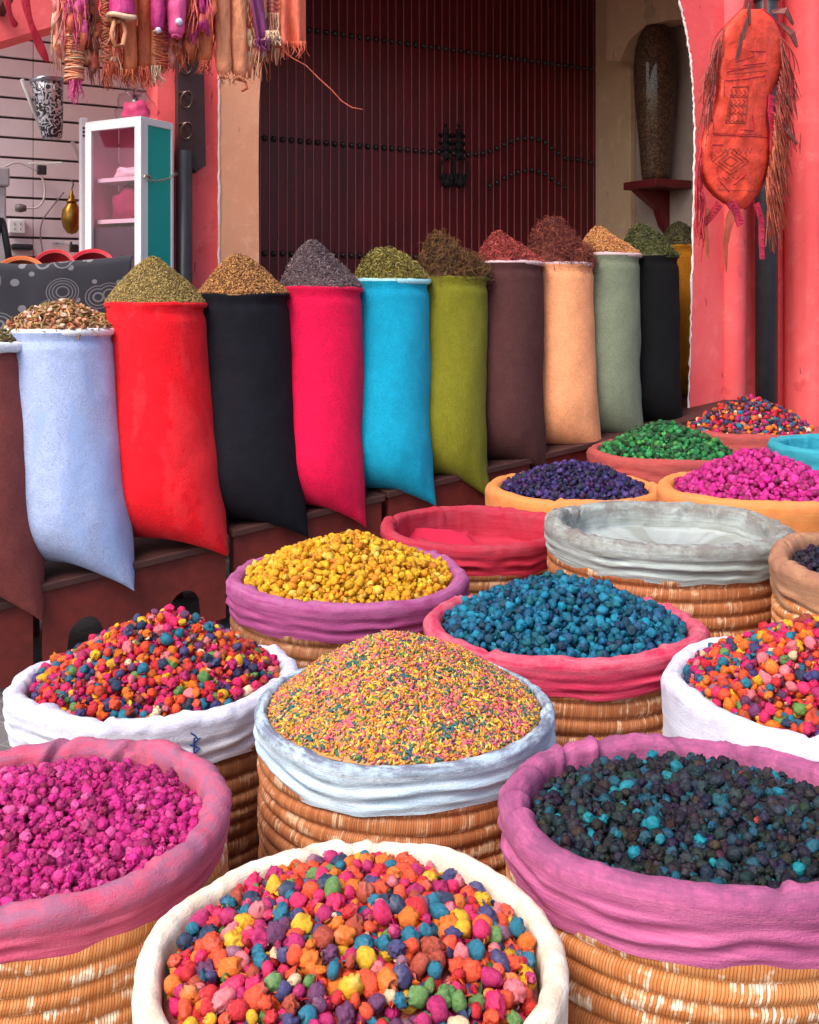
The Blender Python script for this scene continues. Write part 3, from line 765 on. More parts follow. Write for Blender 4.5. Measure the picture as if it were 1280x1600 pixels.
# the buds in the nearest basket: each a thing of its own
WORDS = dict(coral='coral orange', orange='orange', pink='hot pink', magenta='magenta', red='red', teal='teal blue', indigo='indigo', purple='dark purple',
             yellow='yellow', blush='pale pink', green='green', mauve='mauve grey', cream='cream', navy='navy blue', rust='rust brown')
FORM = dict(rose='frilly topped', pod='smooth rounded', crumple='crumpled', cup='half open', flower='ruffled')
def front_buds():
    b = B['cream']
    hp = Heap(b['cx'], b['cy'], b['Ri'] - .002, b['zr'] - b['q'] * .8 - .004, .05, 1.7, (0, .1), 5, .012)
    size = .0240
    # bed underneath, too deep to count
    hp.mound(np.average(np.array(MIXC), axis=0, weights=MIXW) * .7, size * .9)
    pts = poisson(hp.R - size * .3, .0165)
    hp.items(SH_CR, pts, size * .5, palette(len(pts), MIXC, MIXW), sink=size * .6, jitter=size * .08)
    top = poisson(hp.R - size * .35, .0178)
    z = hp.h(top[:, 0], top[:, 1])
    info = []
    for (x, y), zz in zip(top, z):
        wx, wy = x + hp.cx, y + hp.cy
        row = HY + F * (EYE - zz) / wy
        info.append((row, x, y, zz))
    vis = [i for i in info if i[0] < 1612]; hid = [i for i in info if i[0] >= 1612]
    vis.sort(key=lambda i: i[0])
    extra = vis[:max(0, len(vis) - 300)]; vis = vis[max(0, len(vis) - 300):]
    rest = np.array([(i[1], i[2]) for i in hid + extra])
    if len(rest): hp.items(SH_CR, rest, size * .5, palette(len(rest), MIXC, MIXW), sink=size * .1)
    n = 1100; rr = np.sqrt(RNG.random(n)) * (hp.R - size * .5); aa = RNG.random(n) * 2 * PI
    hp.items(SH_CHIP[:5] + SH_STRIP[:2], np.stack([rr * np.cos(aa), rr * np.sin(aa)], -1), size * .34, palette(n, MIXC, MIXW, .2), (1, 1, 1), size * .1, .5, align=.9, jitter=size * .15)
    hp.build('dried_buds', bud_mat, 'bed of multicoloured dried buds under the top layer in the cream rimmed basket', 'dried buds')
    protos = {}
    kinds = [('pod', 31), ('rose', 32), ('rose', 33), ('rose', 34), ('flower', 35), ('crumple', 36), ('pod', 37), ('cup', 38), ('rose', 39), ('crumple', 40)]
    shp = [(k, shape(k, 3, s_)) for k, s_ in kinds]
    mats = {n: m_bud('bud_' + n, c) for n, c in PAL.items()}
    w = np.array(MIXW, float); w /= w.sum()
    for row, x, y, zz in vis:
        cn = MIXN[RNG.choice(len(MIXN), p=w)]; si = int(RNG.integers(0, len(shp)))
        kind, (sv, sf) = shp[si]
        if (cn, si) not in protos:
            o = mesh_np('dried_bud', sv, sf, mats[cn], None, True, loc=(0, 0, 0)); protos[(cn, si)] = o
        else:
            o = protos[(cn, si)].copy(); link(o)
        o.location = (x + hp.cx, y + hp.cy, zz + float(RNG.normal() * .003))
        s_ = size * .5 * float(1 + .36 * RNG.uniform(-1, 1)); o.scale = (s_, s_ * float(RNG.uniform(.8, 1.1)), s_)
        o.rotation_euler = [float(v) for v in RNG.uniform(0, 6.28, 3)]
        rr = math.hypot(x, y) / hp.R
        zone = 'in the middle' if rr < .42 else ('towards the back rim' if y > abs(x) * .8 else ('towards the left rim' if x < 0 else 'towards the right rim'))
        if y < -abs(x) * .9 and rr >= .42: zone = 'towards the front rim'
        tag(o, '%s %s bud %s of the cream rimmed front basket' % (FORM[kind], WORDS[cn], zone), 'dried bud', '%s dried buds in the cream rimmed basket' % WORDS[cn])
front_buds()
# ------------------------------------------------------------------ benches under the sacks
wood_red = m_simple('red_wood', lin(104, 32, 26), 0.6, 0.3, 24, 0.35, 0.004)
wood_top = m_simple('worn_red_wood', lin(66, 34, 30), 0.65, 0.3, 18, 0.4, 0.004)
T_F, T_B = 4.16, 4.85
def gz_st(s, t):
    p = ST(s, t, 0); return ground_z(p.x, p.y)
def bench(s0, s1, lift, label):
    root = thing('bench', label, 'bench', ST(s0, T_F, gz_st(s0, T_F)), 'low red benches under the sacks')
    zt = lambda s, t: gz_st(s, T_F) + .40 + lift
    def slab(s_a, s_b, t0, t1, d0, d1, mb):
        mb.hexa([ST(s_a, t0, zt(s_a, t0) + d0), ST(s_b, t0, zt(s_b, t0) + d0), ST(s_b, t1, zt(s_b, t1) + d0), ST(s_a, t1, zt(s_a, t1) + d0),
                 ST(s_a, t0, zt(s_a, t0) + d1), ST(s_b, t0, zt(s_b, t0) + d1), ST(s_b, t1, zt(s_b, t1) + d1), ST(s_a, t1, zt(s_a, t1) + d1)])
    mb = MB(); slab(s0, s1, T_F - .015, T_B, -.03, 0, mb); mb.build('bench_top', wood_top, root, bevel=.004)
    # front board with two arched cut-outs along its lower edge
    mb = MB(); n = 60; vs = []; fs = []
    for i in range(n + 1):
        a = i / n; s = s0 + .012 + (s1 - s0 - .024) * a
        cut = .30
        for c0 in (.22, .76):
            u = (a - c0) / .10
            if abs(u) < 1: cut = min(cut, .24 - .10 * math.sqrt(1 - u * u))
        zz = zt(s, 0) - .032
        for t in (T_F + .004, T_F + .03):
            vs += [ST(s, t, zz), ST(s, t, zz - cut)]
    for i in range(n):
        o, p = i * 4, i * 4 + 4
        fs += [(o, o + 1, p + 1, p), (o + 2, p + 2, p + 3, o + 3), (o + 1, o + 3, p + 3, p + 1), (o, p, p + 2, o + 2)]
    fs += [(0, 2, 3, 1), (4 * n, 4 * n + 1, 4 * n + 3, 4 * n + 2)]
    mb.add(vs, fs); mb.build('front_board', wood_red, root)
    for s in (s0 + .06, s1 - .06):
        for t in (T_F + .07, T_B - .07):
            mb = MB(); g = gz_st(s, t)
            mb.box(s - .035, s + .035, t - .035, t + .035, g - .03, zt(s, t) - .03); mb.build('leg', wood_red, root, bevel=.004)
sA = S(62, T_F)
bench(sA - 1.05, sA - .012, -.03, 'red wooden bench under the maroon sack at the left edge')
sB = S(362, T_F)
bench(sA, sB - .012, 0, 'red wooden bench under the pale blue and scarlet sacks')
sC = S(604, T_F)
bench(sB, sC - .012, .035, 'red wooden bench under the black and crimson sacks')
sD = S(835, T_F)
bench(sC, sD - .012, .045, 'red wooden bench under the turquoise and olive sacks')
bench(sD, sD + 1.6, .05, 'red wooden bench under the farthest sacks beside the doorway')

# ------------------------------------------------------------------ sacks
T_TOP = 4.5
def sack(px_r, y_rim, r, corner, label, mat, hem_mat, seed, t=T_TOP, t_corner=4.11, hem=.018, lift=0.0, bulge=0.0, elong=1.22):
    """px_r = right outline column at the rim, corner = pixel of the hanging front corner of the bottom seam"""
    px_c = px_r
    for _ in range(4): px_c = px_r - r * F / DT(px_c, t)
    ct = PT(px_c, y_rim, t)
    cc = PT(corner[0], corner[1], t_corner)
    # seam direction: forward over the bench and a little along the row
    e = (Vector((-SU, CU, 0)) * -0.66 + Vector((CU, SU, 0)) * 0.75).normalized()
    L = r * elong
    cb = Vector((cc.x, cc.y, 0)) - e * L
    sb = cb.x * CU + cb.y * SU
    zb = gz_st(sb, T_F) + .43 + lift
    cb.z = zb
    droop = max(0.0, zb - cc.z)
    root = thing('spice_sack', label, 'sack', (cb.x, cb.y, zb), 'tall felt sacks of spices')
    f2 = Vector((-e.y, e.x, 0)); SEG = 72; NV = 64; rnd = Vector((seed * 2.7, seed * 4.1, seed * 1.9))
    V = []
    for i in range(NV + 1):
        v = i / NV
        sm = v * v * (3 - 2 * v) * .5 + v * .5
        c = ct.lerp(cb, sm); c.z = ct.z + (cb.z - ct.z) * v
        k = max(0, (v - .74) / .26)
        b = r * (1.0 + .05 * math.sin(PI * v)) * math.sqrt(max(0.0, 1 - k ** 2.1)) + .016
        a = r * (1 + .04 * math.sin(PI * v)) + (L - r) * max(0, (v - .6) / .4) ** 1.8
        neck = 1 - .05 * math.exp(-((v - .035) / .02) ** 2)
        for j in range(SEG):
            w = 2 * PI * j / SEG; cw, sw = math.cos(w), math.sin(w)
            ex = 2 / (2 + 1.1 * k)     # squarer towards the seam ends
            x = a * neck * math.copysign(abs(cw) ** (1 if k == 0 else 1), cw); y = b * neck * sw
            p = c + e * x + f2 * y
            p.z -= droop * max(0, x / L) ** 1.6 * max(0, (v - .66) / .34) ** 1.3
            n = (e * cw + f2 * sw)
            ns = .011 * mn.noise(Vector((p.x * 4, p.y * 4, p.z * 2.2)) + rnd) + .005 * mn.noise(Vector((p.x * 11, p.y * 11, p.z * 8)) + rnd)
            ns += .004 * mn.noise(Vector((cw * 6, sw * 6, v * 1.2)) + rnd) * math.exp(-v * 12)
            # soft folds gathering towards the seam
            ns += .006 * k * mn.noise(Vector((cw * 5, sw * 5, v * 2)) + rnd)
            # slanted creases near the top where the cloth sags
            ns += .004 * math.sin(30 * (v + .06 * cw) + 3 * mn.noise(Vector((cw, sw, 0)) + rnd)) * math.exp(-((v - .12) / .08) ** 2) * max(0, mn.noise(Vector((cw * 2, sw * 2, 7)) + rnd))
            V.append(p + n * ns)
    Fc = []
    for i in range(NV):
        for j in range(SEG):
            j2 = (j + 1) % SEG
            Fc.append((i * SEG + j, (i + 1) * SEG + j, (i + 1) * SEG + j2, i * SEG + j2))
    mesh_np('felt_body', V, np.array(Fc), mat, root, True)
    # rolled hem
    mb = MB(); pts = []; n = 56; vs = []; fs = []; K = 10
    for j in range(n):
        w = 2 * PI * j / n
        rr = r * (1 + .012 * mn.noise(Vector((math.cos(w) * 2, math.sin(w) * 2, seed))))
        zz = ct.z + .006 * mn.noise(Vector((math.cos(w) * 1.6, math.sin(w) * 1.6, seed + 5)))
        q = hem * (1 + .25 * mn.noise(Vector((math.cos(w) * 5, math.sin(w) * 5, seed + 9))))
        for i in range(K):
            a = 2 * PI * i / K
            d = e * math.cos(w) + f2 * math.sin(w)
            vs.append(Vector((ct.x, ct.y, zz)) + d * (rr + q * .75 * math.cos(a)) + Vector((0, 0, q * math.sin(a))))
    for j in range(n):
        j2 = (j + 1) % n
        for i in range(K):
            i2 = (i + 1) % K
            fs.append((j * K + i, j2 * K + i, j2 * K + i2, j * K + i2))
    mb.add(vs, fs); mb.build('rolled_hem', hem_mat, root, smooth=True)
    return dict(c=ct, r=r, root=root)

def felt(n, c, *a): return m_felt('felt_' + n, c, *a)
hem_white = felt('white_hem', lin(232, 236, 248)); hem_pink = felt('pale_pink_hem', lin(206, 176, 182))
SK = {}
red_f = felt('scarlet', lin(236, 16, 34), lin(232, 50, 58), .5); blk = felt('black', lin(20, 20, 29)); crm = felt('crimson', lin(222, 8, 70))
oli = felt('olive', lin(118, 116, 26)); must = felt('mustard', lin(150, 96, 12)); blk2 = felt('jet', lin(9, 9, 12))
SK['maroon'] = sack(40, 540, .21, (66, 972), 'maroon brown felt sack with a white hem at the left edge of the photo', felt('maroon', lin(128, 62, 58)), hem_white, 1, hem=.022)
SK['blue'] = sack(174, 518, .215, (209, 923), 'pale blue felt sack with a white rolled hem', felt('pale_blue', lin(168, 184, 224), lin(146, 172, 220), .6), hem_white, 2, hem=.016)
SK['red'] = sack(320, 476, .215, (358, 870), 'bright scarlet felt sack between the pale blue and the black sack', red_f, red_f, 3, hem=.012)
SK['black'] = sack(450, 462, .205, (482, 840), 'black felt sack between the scarlet and the crimson sack', blk, blk, 4, hem=.010)
SK['crimson'] = sack(565, 452, .195, (574, 824), 'crimson pink felt sack', crm, crm, 5, hem=.012)
SK['cyan'] = sack(671, 440, .185, (680, 790), 'turquoise felt sack with a pale blue hem', felt('turquoise', lin(6, 152, 188)), felt('aqua_hem', lin(170, 226, 240)), 6, hem=.014)
SK['olive'] = sack(763, 436, .18, (765, 780), 'olive green felt sack', oli, oli, 7, hem=.010, t_corner=4.13)
SK['brown'] = sack(848, 412, .178, (858, 742), 'dark brown felt sack with a pale pink hem', felt('dark_brown', lin(76, 44, 44)), hem_pink, 8, hem=.012, t_corner=4.15)
SK['peach'] = sack(926, 414, .172, (943, 706), 'peach felt sack bulging at its foot, with a pale hem', felt('peach', lin(226, 152, 108)), hem_pink, 9, hem=.012, t_corner=4.17, elong=1.25)
SK['sage'] = sack(1000, 400, .172, (1008, 690), 'sage green grey felt sack with a pale hem', felt('sage', lin(112, 120, 100)), hem_pink, 10, hem=.013, t_corner=4.2, elong=1.2)
SK['jet'] = sack(1059, 402, .165, (1066, 668), 'jet black felt sack beside the mustard one inside the archway', blk2, blk2, 11, hem=.006, t_corner=4.25, elong=1.1)
SK['mustard'] = sack(1112, 386, .165, (1120, 650), 'mustard yellow felt sack half hidden by the pink wall', must, must, 12, hem=.008, t=4.72, t_corner=4.62, elong=1.05)

# ------------------------------------------------------------------ spice heaps on the sacks
spice_mat = m_attr('spice', 0.75, 260, 0.2, 0.25, 0.2)
def sheap(key, hh, items, label, p=1.0, peak=(0, 0), base=None, zoff=.0, lump=.008, name='spice_heap'):
    s = SK[key]; c = s['c']
    hp = Heap(c.x, c.y, s['r'] * 1.03, c.z + .006, hh * .95, p * 1.15 + .08, peak, sum(map(ord, key)) % 11 + len(key), lump + .012)
    c0 = items[0][3]; base = np.average(np.array(c0), axis=0) * .8 if base is None else base
    hp.mound(base, items[0][2] * .25 + .003, 28, 64)
    for kind, n, size, cols, align, jit in items:
        rr = np.sqrt(RNG.random(n)) * (hp.R - .004); aa = RNG.random(n) * 2 * PI
        pts = np.stack([rr * np.cos(aa), rr * np.sin(aa)], -1)
        sh, sq = {'grain': (SH_G, (1.1, .6, .55)), 'round': (SH_G, (1, .9, .85)), 'strip': (SH_STRIP, (1, 1, 1)), 'curl': (SH_CURL, (1, 1, 1)), 'chip': (SH_CHIP, (1, 1, 1))}[kind]
        hp.items(sh, pts, size, palette(n, cols, [1] * len(cols), .18), sq, 0, .35, align=align, jitter=jit)
    hp.build(name, spice_mat, label, 'spice heap', smooth=kind != 'chip')
sheap('maroon', .10, [('chip', 700, .014, [lin(96, 84, 40), lin(120, 104, 52), lin(80, 60, 36)], .6, .006)], 'green brown dried leaves heaped on the maroon sack')
sheap('blue', .11, [('chip', 1500, .017, [lin(206, 164, 132), lin(222, 190, 164), lin(176, 110, 70), lin(204, 140, 100), lin(150, 120, 70), lin(196, 100, 70)], .7, .009), ('strip', 200, .06, [lin(150, 128, 60), lin(180, 140, 84)], .5, .01)], 'pale pink and orange peel chips heaped on the pale blue sack', p=1.3)
sheap('red', .215, [('grain', 9000, .0045, [lin(166, 140, 76), lin(140, 118, 60), lin(188, 160, 96), lin(120, 100, 50)], .5, .002), ('strip', 900, .016, [lin(180, 150, 90), lin(120, 96, 48)], .4, .002)], 'olive tan cone of crushed herbs on the scarlet sack', peak=(-.08, 0))
sheap('black', .20, [('round', 6000, .0055, [lin(186, 128, 66), lin(204, 150, 84), lin(150, 92, 44), lin(120, 74, 40)], None, .002)], 'golden brown cone of seeds on the black sack', peak=(-.12, 0))
sheap('crimson', .235, [('strip', 5200, .022, [lin(146, 120, 124), lin(168, 144, 146), lin(120, 96, 102), lin(100, 80, 86)], .5, .003)], 'greyish lilac cone of lavender on the crimson sack', p=1.15, peak=(-.3, 0))
sheap('cyan', .155, [('strip', 3200, .030, [lin(150, 134, 50), lin(176, 156, 72), lin(120, 106, 36), lin(196, 180, 104), lin(100, 92, 40)], .6, .006)], 'yellow green rounded heap of dried herbs on the turquoise sack', p=1.8, peak=(-.3, 0))
sheap('olive', .165, [('curl', 2300, .046, [lin(104, 62, 34), lin(126, 80, 40), lin(76, 46, 28), lin(140, 104, 50)], None, .022), ('strip', 500, .05, [lin(112, 84, 42), lin(70, 46, 28)], None, .012)], 'frizzy dark brown tangle of roots on the olive sack', p=2.2, peak=(-.45, .1), lump=.08)
sheap('brown', .165, [('strip', 3600, .028, [lin(188, 70, 66), lin(160, 50, 50), lin(206, 96, 84), lin(128, 40, 40)], .6, .005)], 'red cone of shredded petals on the dark brown sack', p=1.1, peak=(-.5, 0))
sheap('peach', .165, [('curl', 2300, .048, [lin(120, 44, 40), lin(146, 62, 50), lin(90, 34, 34), lin(170, 86, 62)], None, .022)], 'frizzy dark red tangle heaped on the peach sack', p=2.2, peak=(-.45, 0), lump=.07)
sheap('sage', .165, [('round', 3800, .0065, [lin(184, 120, 66), lin(160, 96, 50), lin(204, 144, 84)], None, .003), ('strip', 500, .022, [lin(190, 130, 70)], .5, .003)], 'orange tan heap of seeds on the sage sack', p=1.35, peak=(-.55, 0))
sheap('jet', .19, [('strip', 2800, .028, [lin(84, 88, 40), lin(104, 106, 52), lin(62, 66, 32)], .6, .005)], 'dull green heap of dried leaves on the jet black sack', p=1.4, peak=(-.5, 0))
sheap('mustard', .14, [('strip', 2200, .026, [lin(74, 70, 34), lin(96, 90, 44), lin(56, 50, 28)], .6, .005)], 'dark green herb heap on the mustard sack', p=1.4, peak=(-.3, 0))
# ------------------------------------------------------------------ shop fronts
pink = m_plaster('pink_plaster', lin(238, 84, 88), lin(244, 104, 104), lin(150, 40, 44))
peachm = m_plaster('peach_plaster', lin(232, 160, 124), lin(238, 172, 138), lin(206, 136, 106))
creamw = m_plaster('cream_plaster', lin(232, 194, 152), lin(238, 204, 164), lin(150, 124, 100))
chip = m_simple('chipped_white_edge', lin(236, 226, 222), 0.9, 0.1, 60, 0.6, 0.006)
iron = m_simple('dark_iron', (0.06, 0.056, 0.058), 0.3, 0.3, 40, 0.3, 0.003, 0.6)
blackpipe = m_simple('black_pipe_paint', (0.022, 0.025, 0.032), 0.4, 0.35, 14, 0.25, 0.004)
darkwood = m_simple('dark_wood', lin(58, 30, 30), 0.6, 0.3, 26, 0.3, 0.004)
white_p = m_simple('white_enamel', (0.8, 0.8, 0.82), 0.4, 0.04, 20, 0.1)
def poly_px(pts, t): return [(S(px, t), Z(px, py, t)) for px, py in pts]
def slab_ceiling(name, s0, s1, t0, t1, z):
    mb = MB(); mb.box(s0, s1, t0, t1, z, z + .1); o = mb.build(name, m_simple(name + '_plaster', lin(150, 120, 110), .9)); o['kind'] = 'structure'

TP = 5.25
def left_wall():
    root = thing('shop_wall', 'pink plaster wall with peach band between the slatted shop and the dark door', 'wall', ST(S(300, TP), TP, 0))
    arch = [(246, 130), (243, 95), (232, 66), (212, 44), (185, 30), (150, 25), (85, 40), (40, 53), (0, 65), (-60, 84), (-160, 118), (-240, 146)]
    P = poly_px(arch, TP)
    mb = MB()
    sR, sL = S(340, TP), S(246, TP)
    g = -.1
    mb.prism([(sL, g), (sR, g), (sR, 4.3), (P[-1][0], 4.3)] + P[::-1], TP, TP + .22)
    mb.build('pink_plaster', pink, root)
    right = [(405, 420), (404, 250), (405, 160), (408, 110), (414, 60), (424, 10), (440, -40)]
    R = poly_px(right, TP - .02)
    mb = MB(); mb.prism([(sR, g), (R[0][0], g)] + R + [(R[-1][0] + .1, 4.3), (sR, 4.3)], TP - .02, TP + .74); mb.build('peach_band', peachm, root)
    mb = MB(); rnd = random.Random(2)
    pts = [ST(sR + rnd.uniform(-.004, .003), TP - .022, .4 + i * .04) for i in range(86)]
    mb.tube(pts, [rnd.uniform(.003, .008) for _ in pts], 6); mb.build('chipped_edge', chip, root)
left_wall()

TD = 6.0
def door():
    s0, s1 = S(392, TD), S(938, TD)
    pitch = .0597; n = int((s1 - s0) / pitch)
    smid = s0 + round((S(706, TD) - s0) / pitch) * pitch
    zb, zt = .25, 3.95
    root = thing('studded_door', 'dark red plank door with rows of black iron studs in the archway', 'door', ST(smid, TD, zb))
    N_ = NT('door_paint'); o = N_.obj(); f = N_.noise(N_.mapping(o, (30, 30, 2)), 1, 5); g = N_.noise(o, 3, 4)
    col = N_.mix(N_.ramp(N_.math('ADD', N_.math('MULTIPLY', f, .5), N_.math('MULTIPLY', g, .5)), [(.35, 0), (.7, 1)]), lin(74, 9, 17), lin(116, 17, 28))
    dm = N_.out(col, N_.bump(f, .3, .004), .5)
    bead = m_simple('door_bead', lin(186, 104, 100), .5, .2)
    back = MB(); back.box(s0 - .02, s1 + .02, TD + .03, TD + .07, zb, zt); back.build('back_boards', darkwood, root)
    for a, b in ((s0, smid), (smid, s1)):
        mb = MB(); s = a
        while s < b - .01:
            mb.box(s + .003, min(s + pitch - .003, b - .003), TD, TD + .03, zb, zt); s += pitch
        mb.build('door_leaf', dm, root, bevel=.003)
    mb = MB(); rnd = random.Random(3)
    for i in range(1, int((s1 - s0) / pitch) + 1):
        s = s0 + i * pitch
        mb.box(s - .0022, s + .0022, TD - .004, TD + .02, zb, zt)
    mb.build('bead_strips', bead, root)
    def studs(zf, a, b, name='stud_row'):
        mb = MB(); s = s0 + pitch * .5
        A = Matrix.Rotation(TH, 3, 'Z') @ Matrix.Rotation(PI / 2, 3, 'X')
        while s < s1:
            if a <= s <= b:
                mb.lathe(ST(s, TD - .001, zf(s)), [(.020, 0), (.019, .007), (.014, .016), (.008, .021), (0, .023)], 14, A)
            s += pitch
        mb.build(name, iron, root, smooth=True)
    z1, z2, z3 = 3.27, 2.56, 1.845
    studs(lambda s: z1, s0, s1); studs(lambda s: z3, s0, s1)
    def curve(pts):
        q = [(S(x, TD), Z(x, y, TD)) for x, y in pts]
        return (lambda s: float(np.interp(s, [a for a, _ in q], [b for _, b in q]))), q[0][0], q[-1][0]
    f, a, b = curve([(735, 241), (752, 240), (768, 236), (785, 227), (805, 218), (828, 215), (848, 220), (865, 234), (882, 247), (905, 250), (940, 257)])
    studs(lambda s: z2, s0, a - .01); studs(f, a, b)
    f, a, b = curve([(757, 293), (772, 288), (785, 279), (805, 270), (828, 265), (848, 270), (865, 281), (878, 291), (892, 297)]); studs(f, a, b)
    dull = m_simple('dull_iron', (.018, .018, .02), .8, .3, 40, .3, .003, .2)
    A = Matrix.Rotation(TH, 3, 'Z') @ Matrix.Rotation(PI / 2, 3, 'X')
    for px in (696, 716):
        s = S(px, TD); mb = MB(); d = DT(px, TD); k = d / F
        zc = lambda y: Z(px, y, TD)
        for y, r in ((196, 3), (206, 5), (218, 6), (230, 7), (243, 7)):
            mb.lathe(ST(s, TD - .003, zc(y)), [(r * k, 0), (r * k * .9, .012), (r * k * .5, .022), (0, .03)], 8, A)
        mb.box(s - 4 * k, s + 4 * k, TD - .012, TD - .001, zc(250), zc(202))
        for y in (212, 224, 236):
            mb.lathe(ST(s - 9 * k, TD - .004, zc(y)), [(4 * k, 0), (0, .02)], 8, A); mb.lathe(ST(s + 9 * k, TD - .004, zc(y)), [(4 * k, 0), (0, .02)], 8, A)
        ring = [ST(s + 13 * k * math.sin(w), TD - .03 - .012 * math.cos(w), zc(266) + 20 * k * math.cos(w)) for w in np.linspace(0, 2 * PI, 25)]
        mb.tube(ring, .008, 8)
        mb.lathe(ST(s, TD - .02, zc(286)), [(8 * k, 0), (7 * k, .02), (0, .035)], 10, A)
        for w in (-.6, 0, .6):
            mb.tube([ST(s + 10 * k * w, TD - .03, zc(272)), ST(s + 16 * k * w, TD - .028, zc(292))], [.012, .005], 6)
        mb.build('door_knocker', dull, root, smooth=True)
door()

S2 = 4.95
def T_at(px, s):
    xp = (px - CX) / F
    return s * (CU - SU * xp) / (CU * xp + SU)
def Zs(px, py, s):
    return EYE - (py - HY) / F * DT(px, T_at(px, s))
def side_wall():
    root = thing('niche_wall', 'cream plaster side wall of the archway with pilaster and arched corbel', 'wall', ST(S2, 5.3, 0))
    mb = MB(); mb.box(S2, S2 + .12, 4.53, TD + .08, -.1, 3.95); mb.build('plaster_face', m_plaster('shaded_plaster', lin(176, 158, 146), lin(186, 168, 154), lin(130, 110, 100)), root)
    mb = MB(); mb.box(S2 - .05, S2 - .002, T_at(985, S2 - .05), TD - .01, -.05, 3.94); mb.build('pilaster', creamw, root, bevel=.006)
    sc_ = S2 - .22
    pts = [(948, -70), (948, 93), (970, 96), (975, 80), (984, 62), (1000, 47), (1018, 38), (1040, 32), (1100, 26), (1100, -70)]
    q = [(T_at(px, sc_), Zs(px, py, sc_)) for px, py in pts]
    n = len(q); mb = MB()
    vs = [ST(sc_, t, z) for t, z in q] + [ST(S2 - .052, t, z) for t, z in q]
    fs = [tuple(range(n))[::-1], tuple(range(n, 2 * n))] + [(i, (i + 1) % n, (i + 1) % n + n, i + n) for i in range(n)]
    mb.add(vs, fs); mb.build('arched_corbel', creamw, root)
side_wall()
def thin_glass(name, tint=(1, 1, 1), rough=.02, ior=1.5):
    N_ = NT(name); tr = N_.new('ShaderNodeBsdfTransparent'); tr.inputs[0].default_value = (*tint, 1)
    gl = N_.new('ShaderNodeBsdfGlossy'); gl.inputs['Roughness'].default_value = rough
    lw = N_.new('ShaderNodeLayerWeight'); lw.inputs[0].default_value = .5
    fr = N_.math('ADD', N_.math('MULTIPLY', N_.math('POWER', lw.outputs['Facing'], 4.0), .6), .035)
    mx = N_.new('ShaderNodeMixShader'); N_.link(fr, mx.inputs[0]); N_.link(tr.outputs[0], mx.inputs[1]); N_.link(gl.outputs[0], mx.inputs[2])
    N_.link(mx.outputs[0], N_.n['Material Output'].inputs[0]); return N_.m
glass_m = thin_glass('clear_glass', (.95, .96, .96))
def spice_jar():
    sj = S2 - .17; px = 1024; t = T_at(px, sj); d = DT(px, t); k = d / F
    zb = Z(px, 283, t); zt = Z(px, 36, t)
    sh = thing('wall_shelf', 'dark red wooden bracket shelf under the tall spice jar', 'shelf', ST(sj, t, zb))
    rw = m_simple('shelf_red_wood', lin(110, 30, 34), .45, .25, 20, .25)
    mb = MB(); mb.box(S2 - .32, S2 - .002, t - .17, t + .15, zb - .055, zb - .003); mb.build('shelf_board', rw, sh, bevel=.006)
    mb = MB(); pr = [(S2 - .30, zb - .057), (S2 - .004, zb - .057), (S2 - .004, zb - .34), (S2 - .05, zb - .30), (S2 - .10, zb - .18), (S2 - .22, zb - .11)]
    mb.prism(pr[::-1], t + .04, t + .10); mb.build('bracket', rw, sh)
    root = thing('spice_jar', 'tall tapering glass jar full of brown spice on the red wall shelf', 'jar', ST(sj, t, zb))
    H = zt - zb; c = ST(sj, t, zb)
    prof = [(.0, .002), (20 * k, .004), (22 * k, .05 * H), (26 * k, .25 * H), (32 * k, .5 * H), (34 * k, .70 * H), (32 * k, .84 * H), (25 * k, .93 * H), (17 * k, .98 * H), (14 * k, 1.0 * H)]
    N_ = NT('jar_spice'); o = N_.obj(); v = N_.new('ShaderNodeTexVoronoi', Scale=95.0); N_.link(o, v.inputs['Vector'])
    col = N_.ramp(v.outputs['Color'], [(0.1, lin(48, 32, 24)), (0.5, lin(92, 64, 42)), (0.9, lin(134, 98, 66))])
    sp = N_.out(col, N_.bump(v.outputs['Distance'], .6, .006), .7)
    mb = MB(); mb.lathe(c, [(r * .96, z) for r, z in prof[:-1]] + [(0, .985 * H)], 40); mb.build('spice_fill', sp, root, smooth=True)
    mb = MB(); mb.lathe(c, prof + [(15 * k, 1.02 * H), (16 * k, 1.03 * H)], 40); mb.build('glass_body', glass_m, root, smooth=True)
    mb = MB(); mb.lathe(c + Vector((0, 0, H * 1.032)), [(17 * k, 0), (18 * k, .03), (15 * k, .06), (13 * k, .09), (17 * k, .12), (18 * k, .2), (12 * k, .26), (0, .28)], 32); mb.build('glass_stopper', thin_glass('stopper_glass', (.85, .88, .9)), root, smooth=True)
spice_jar()

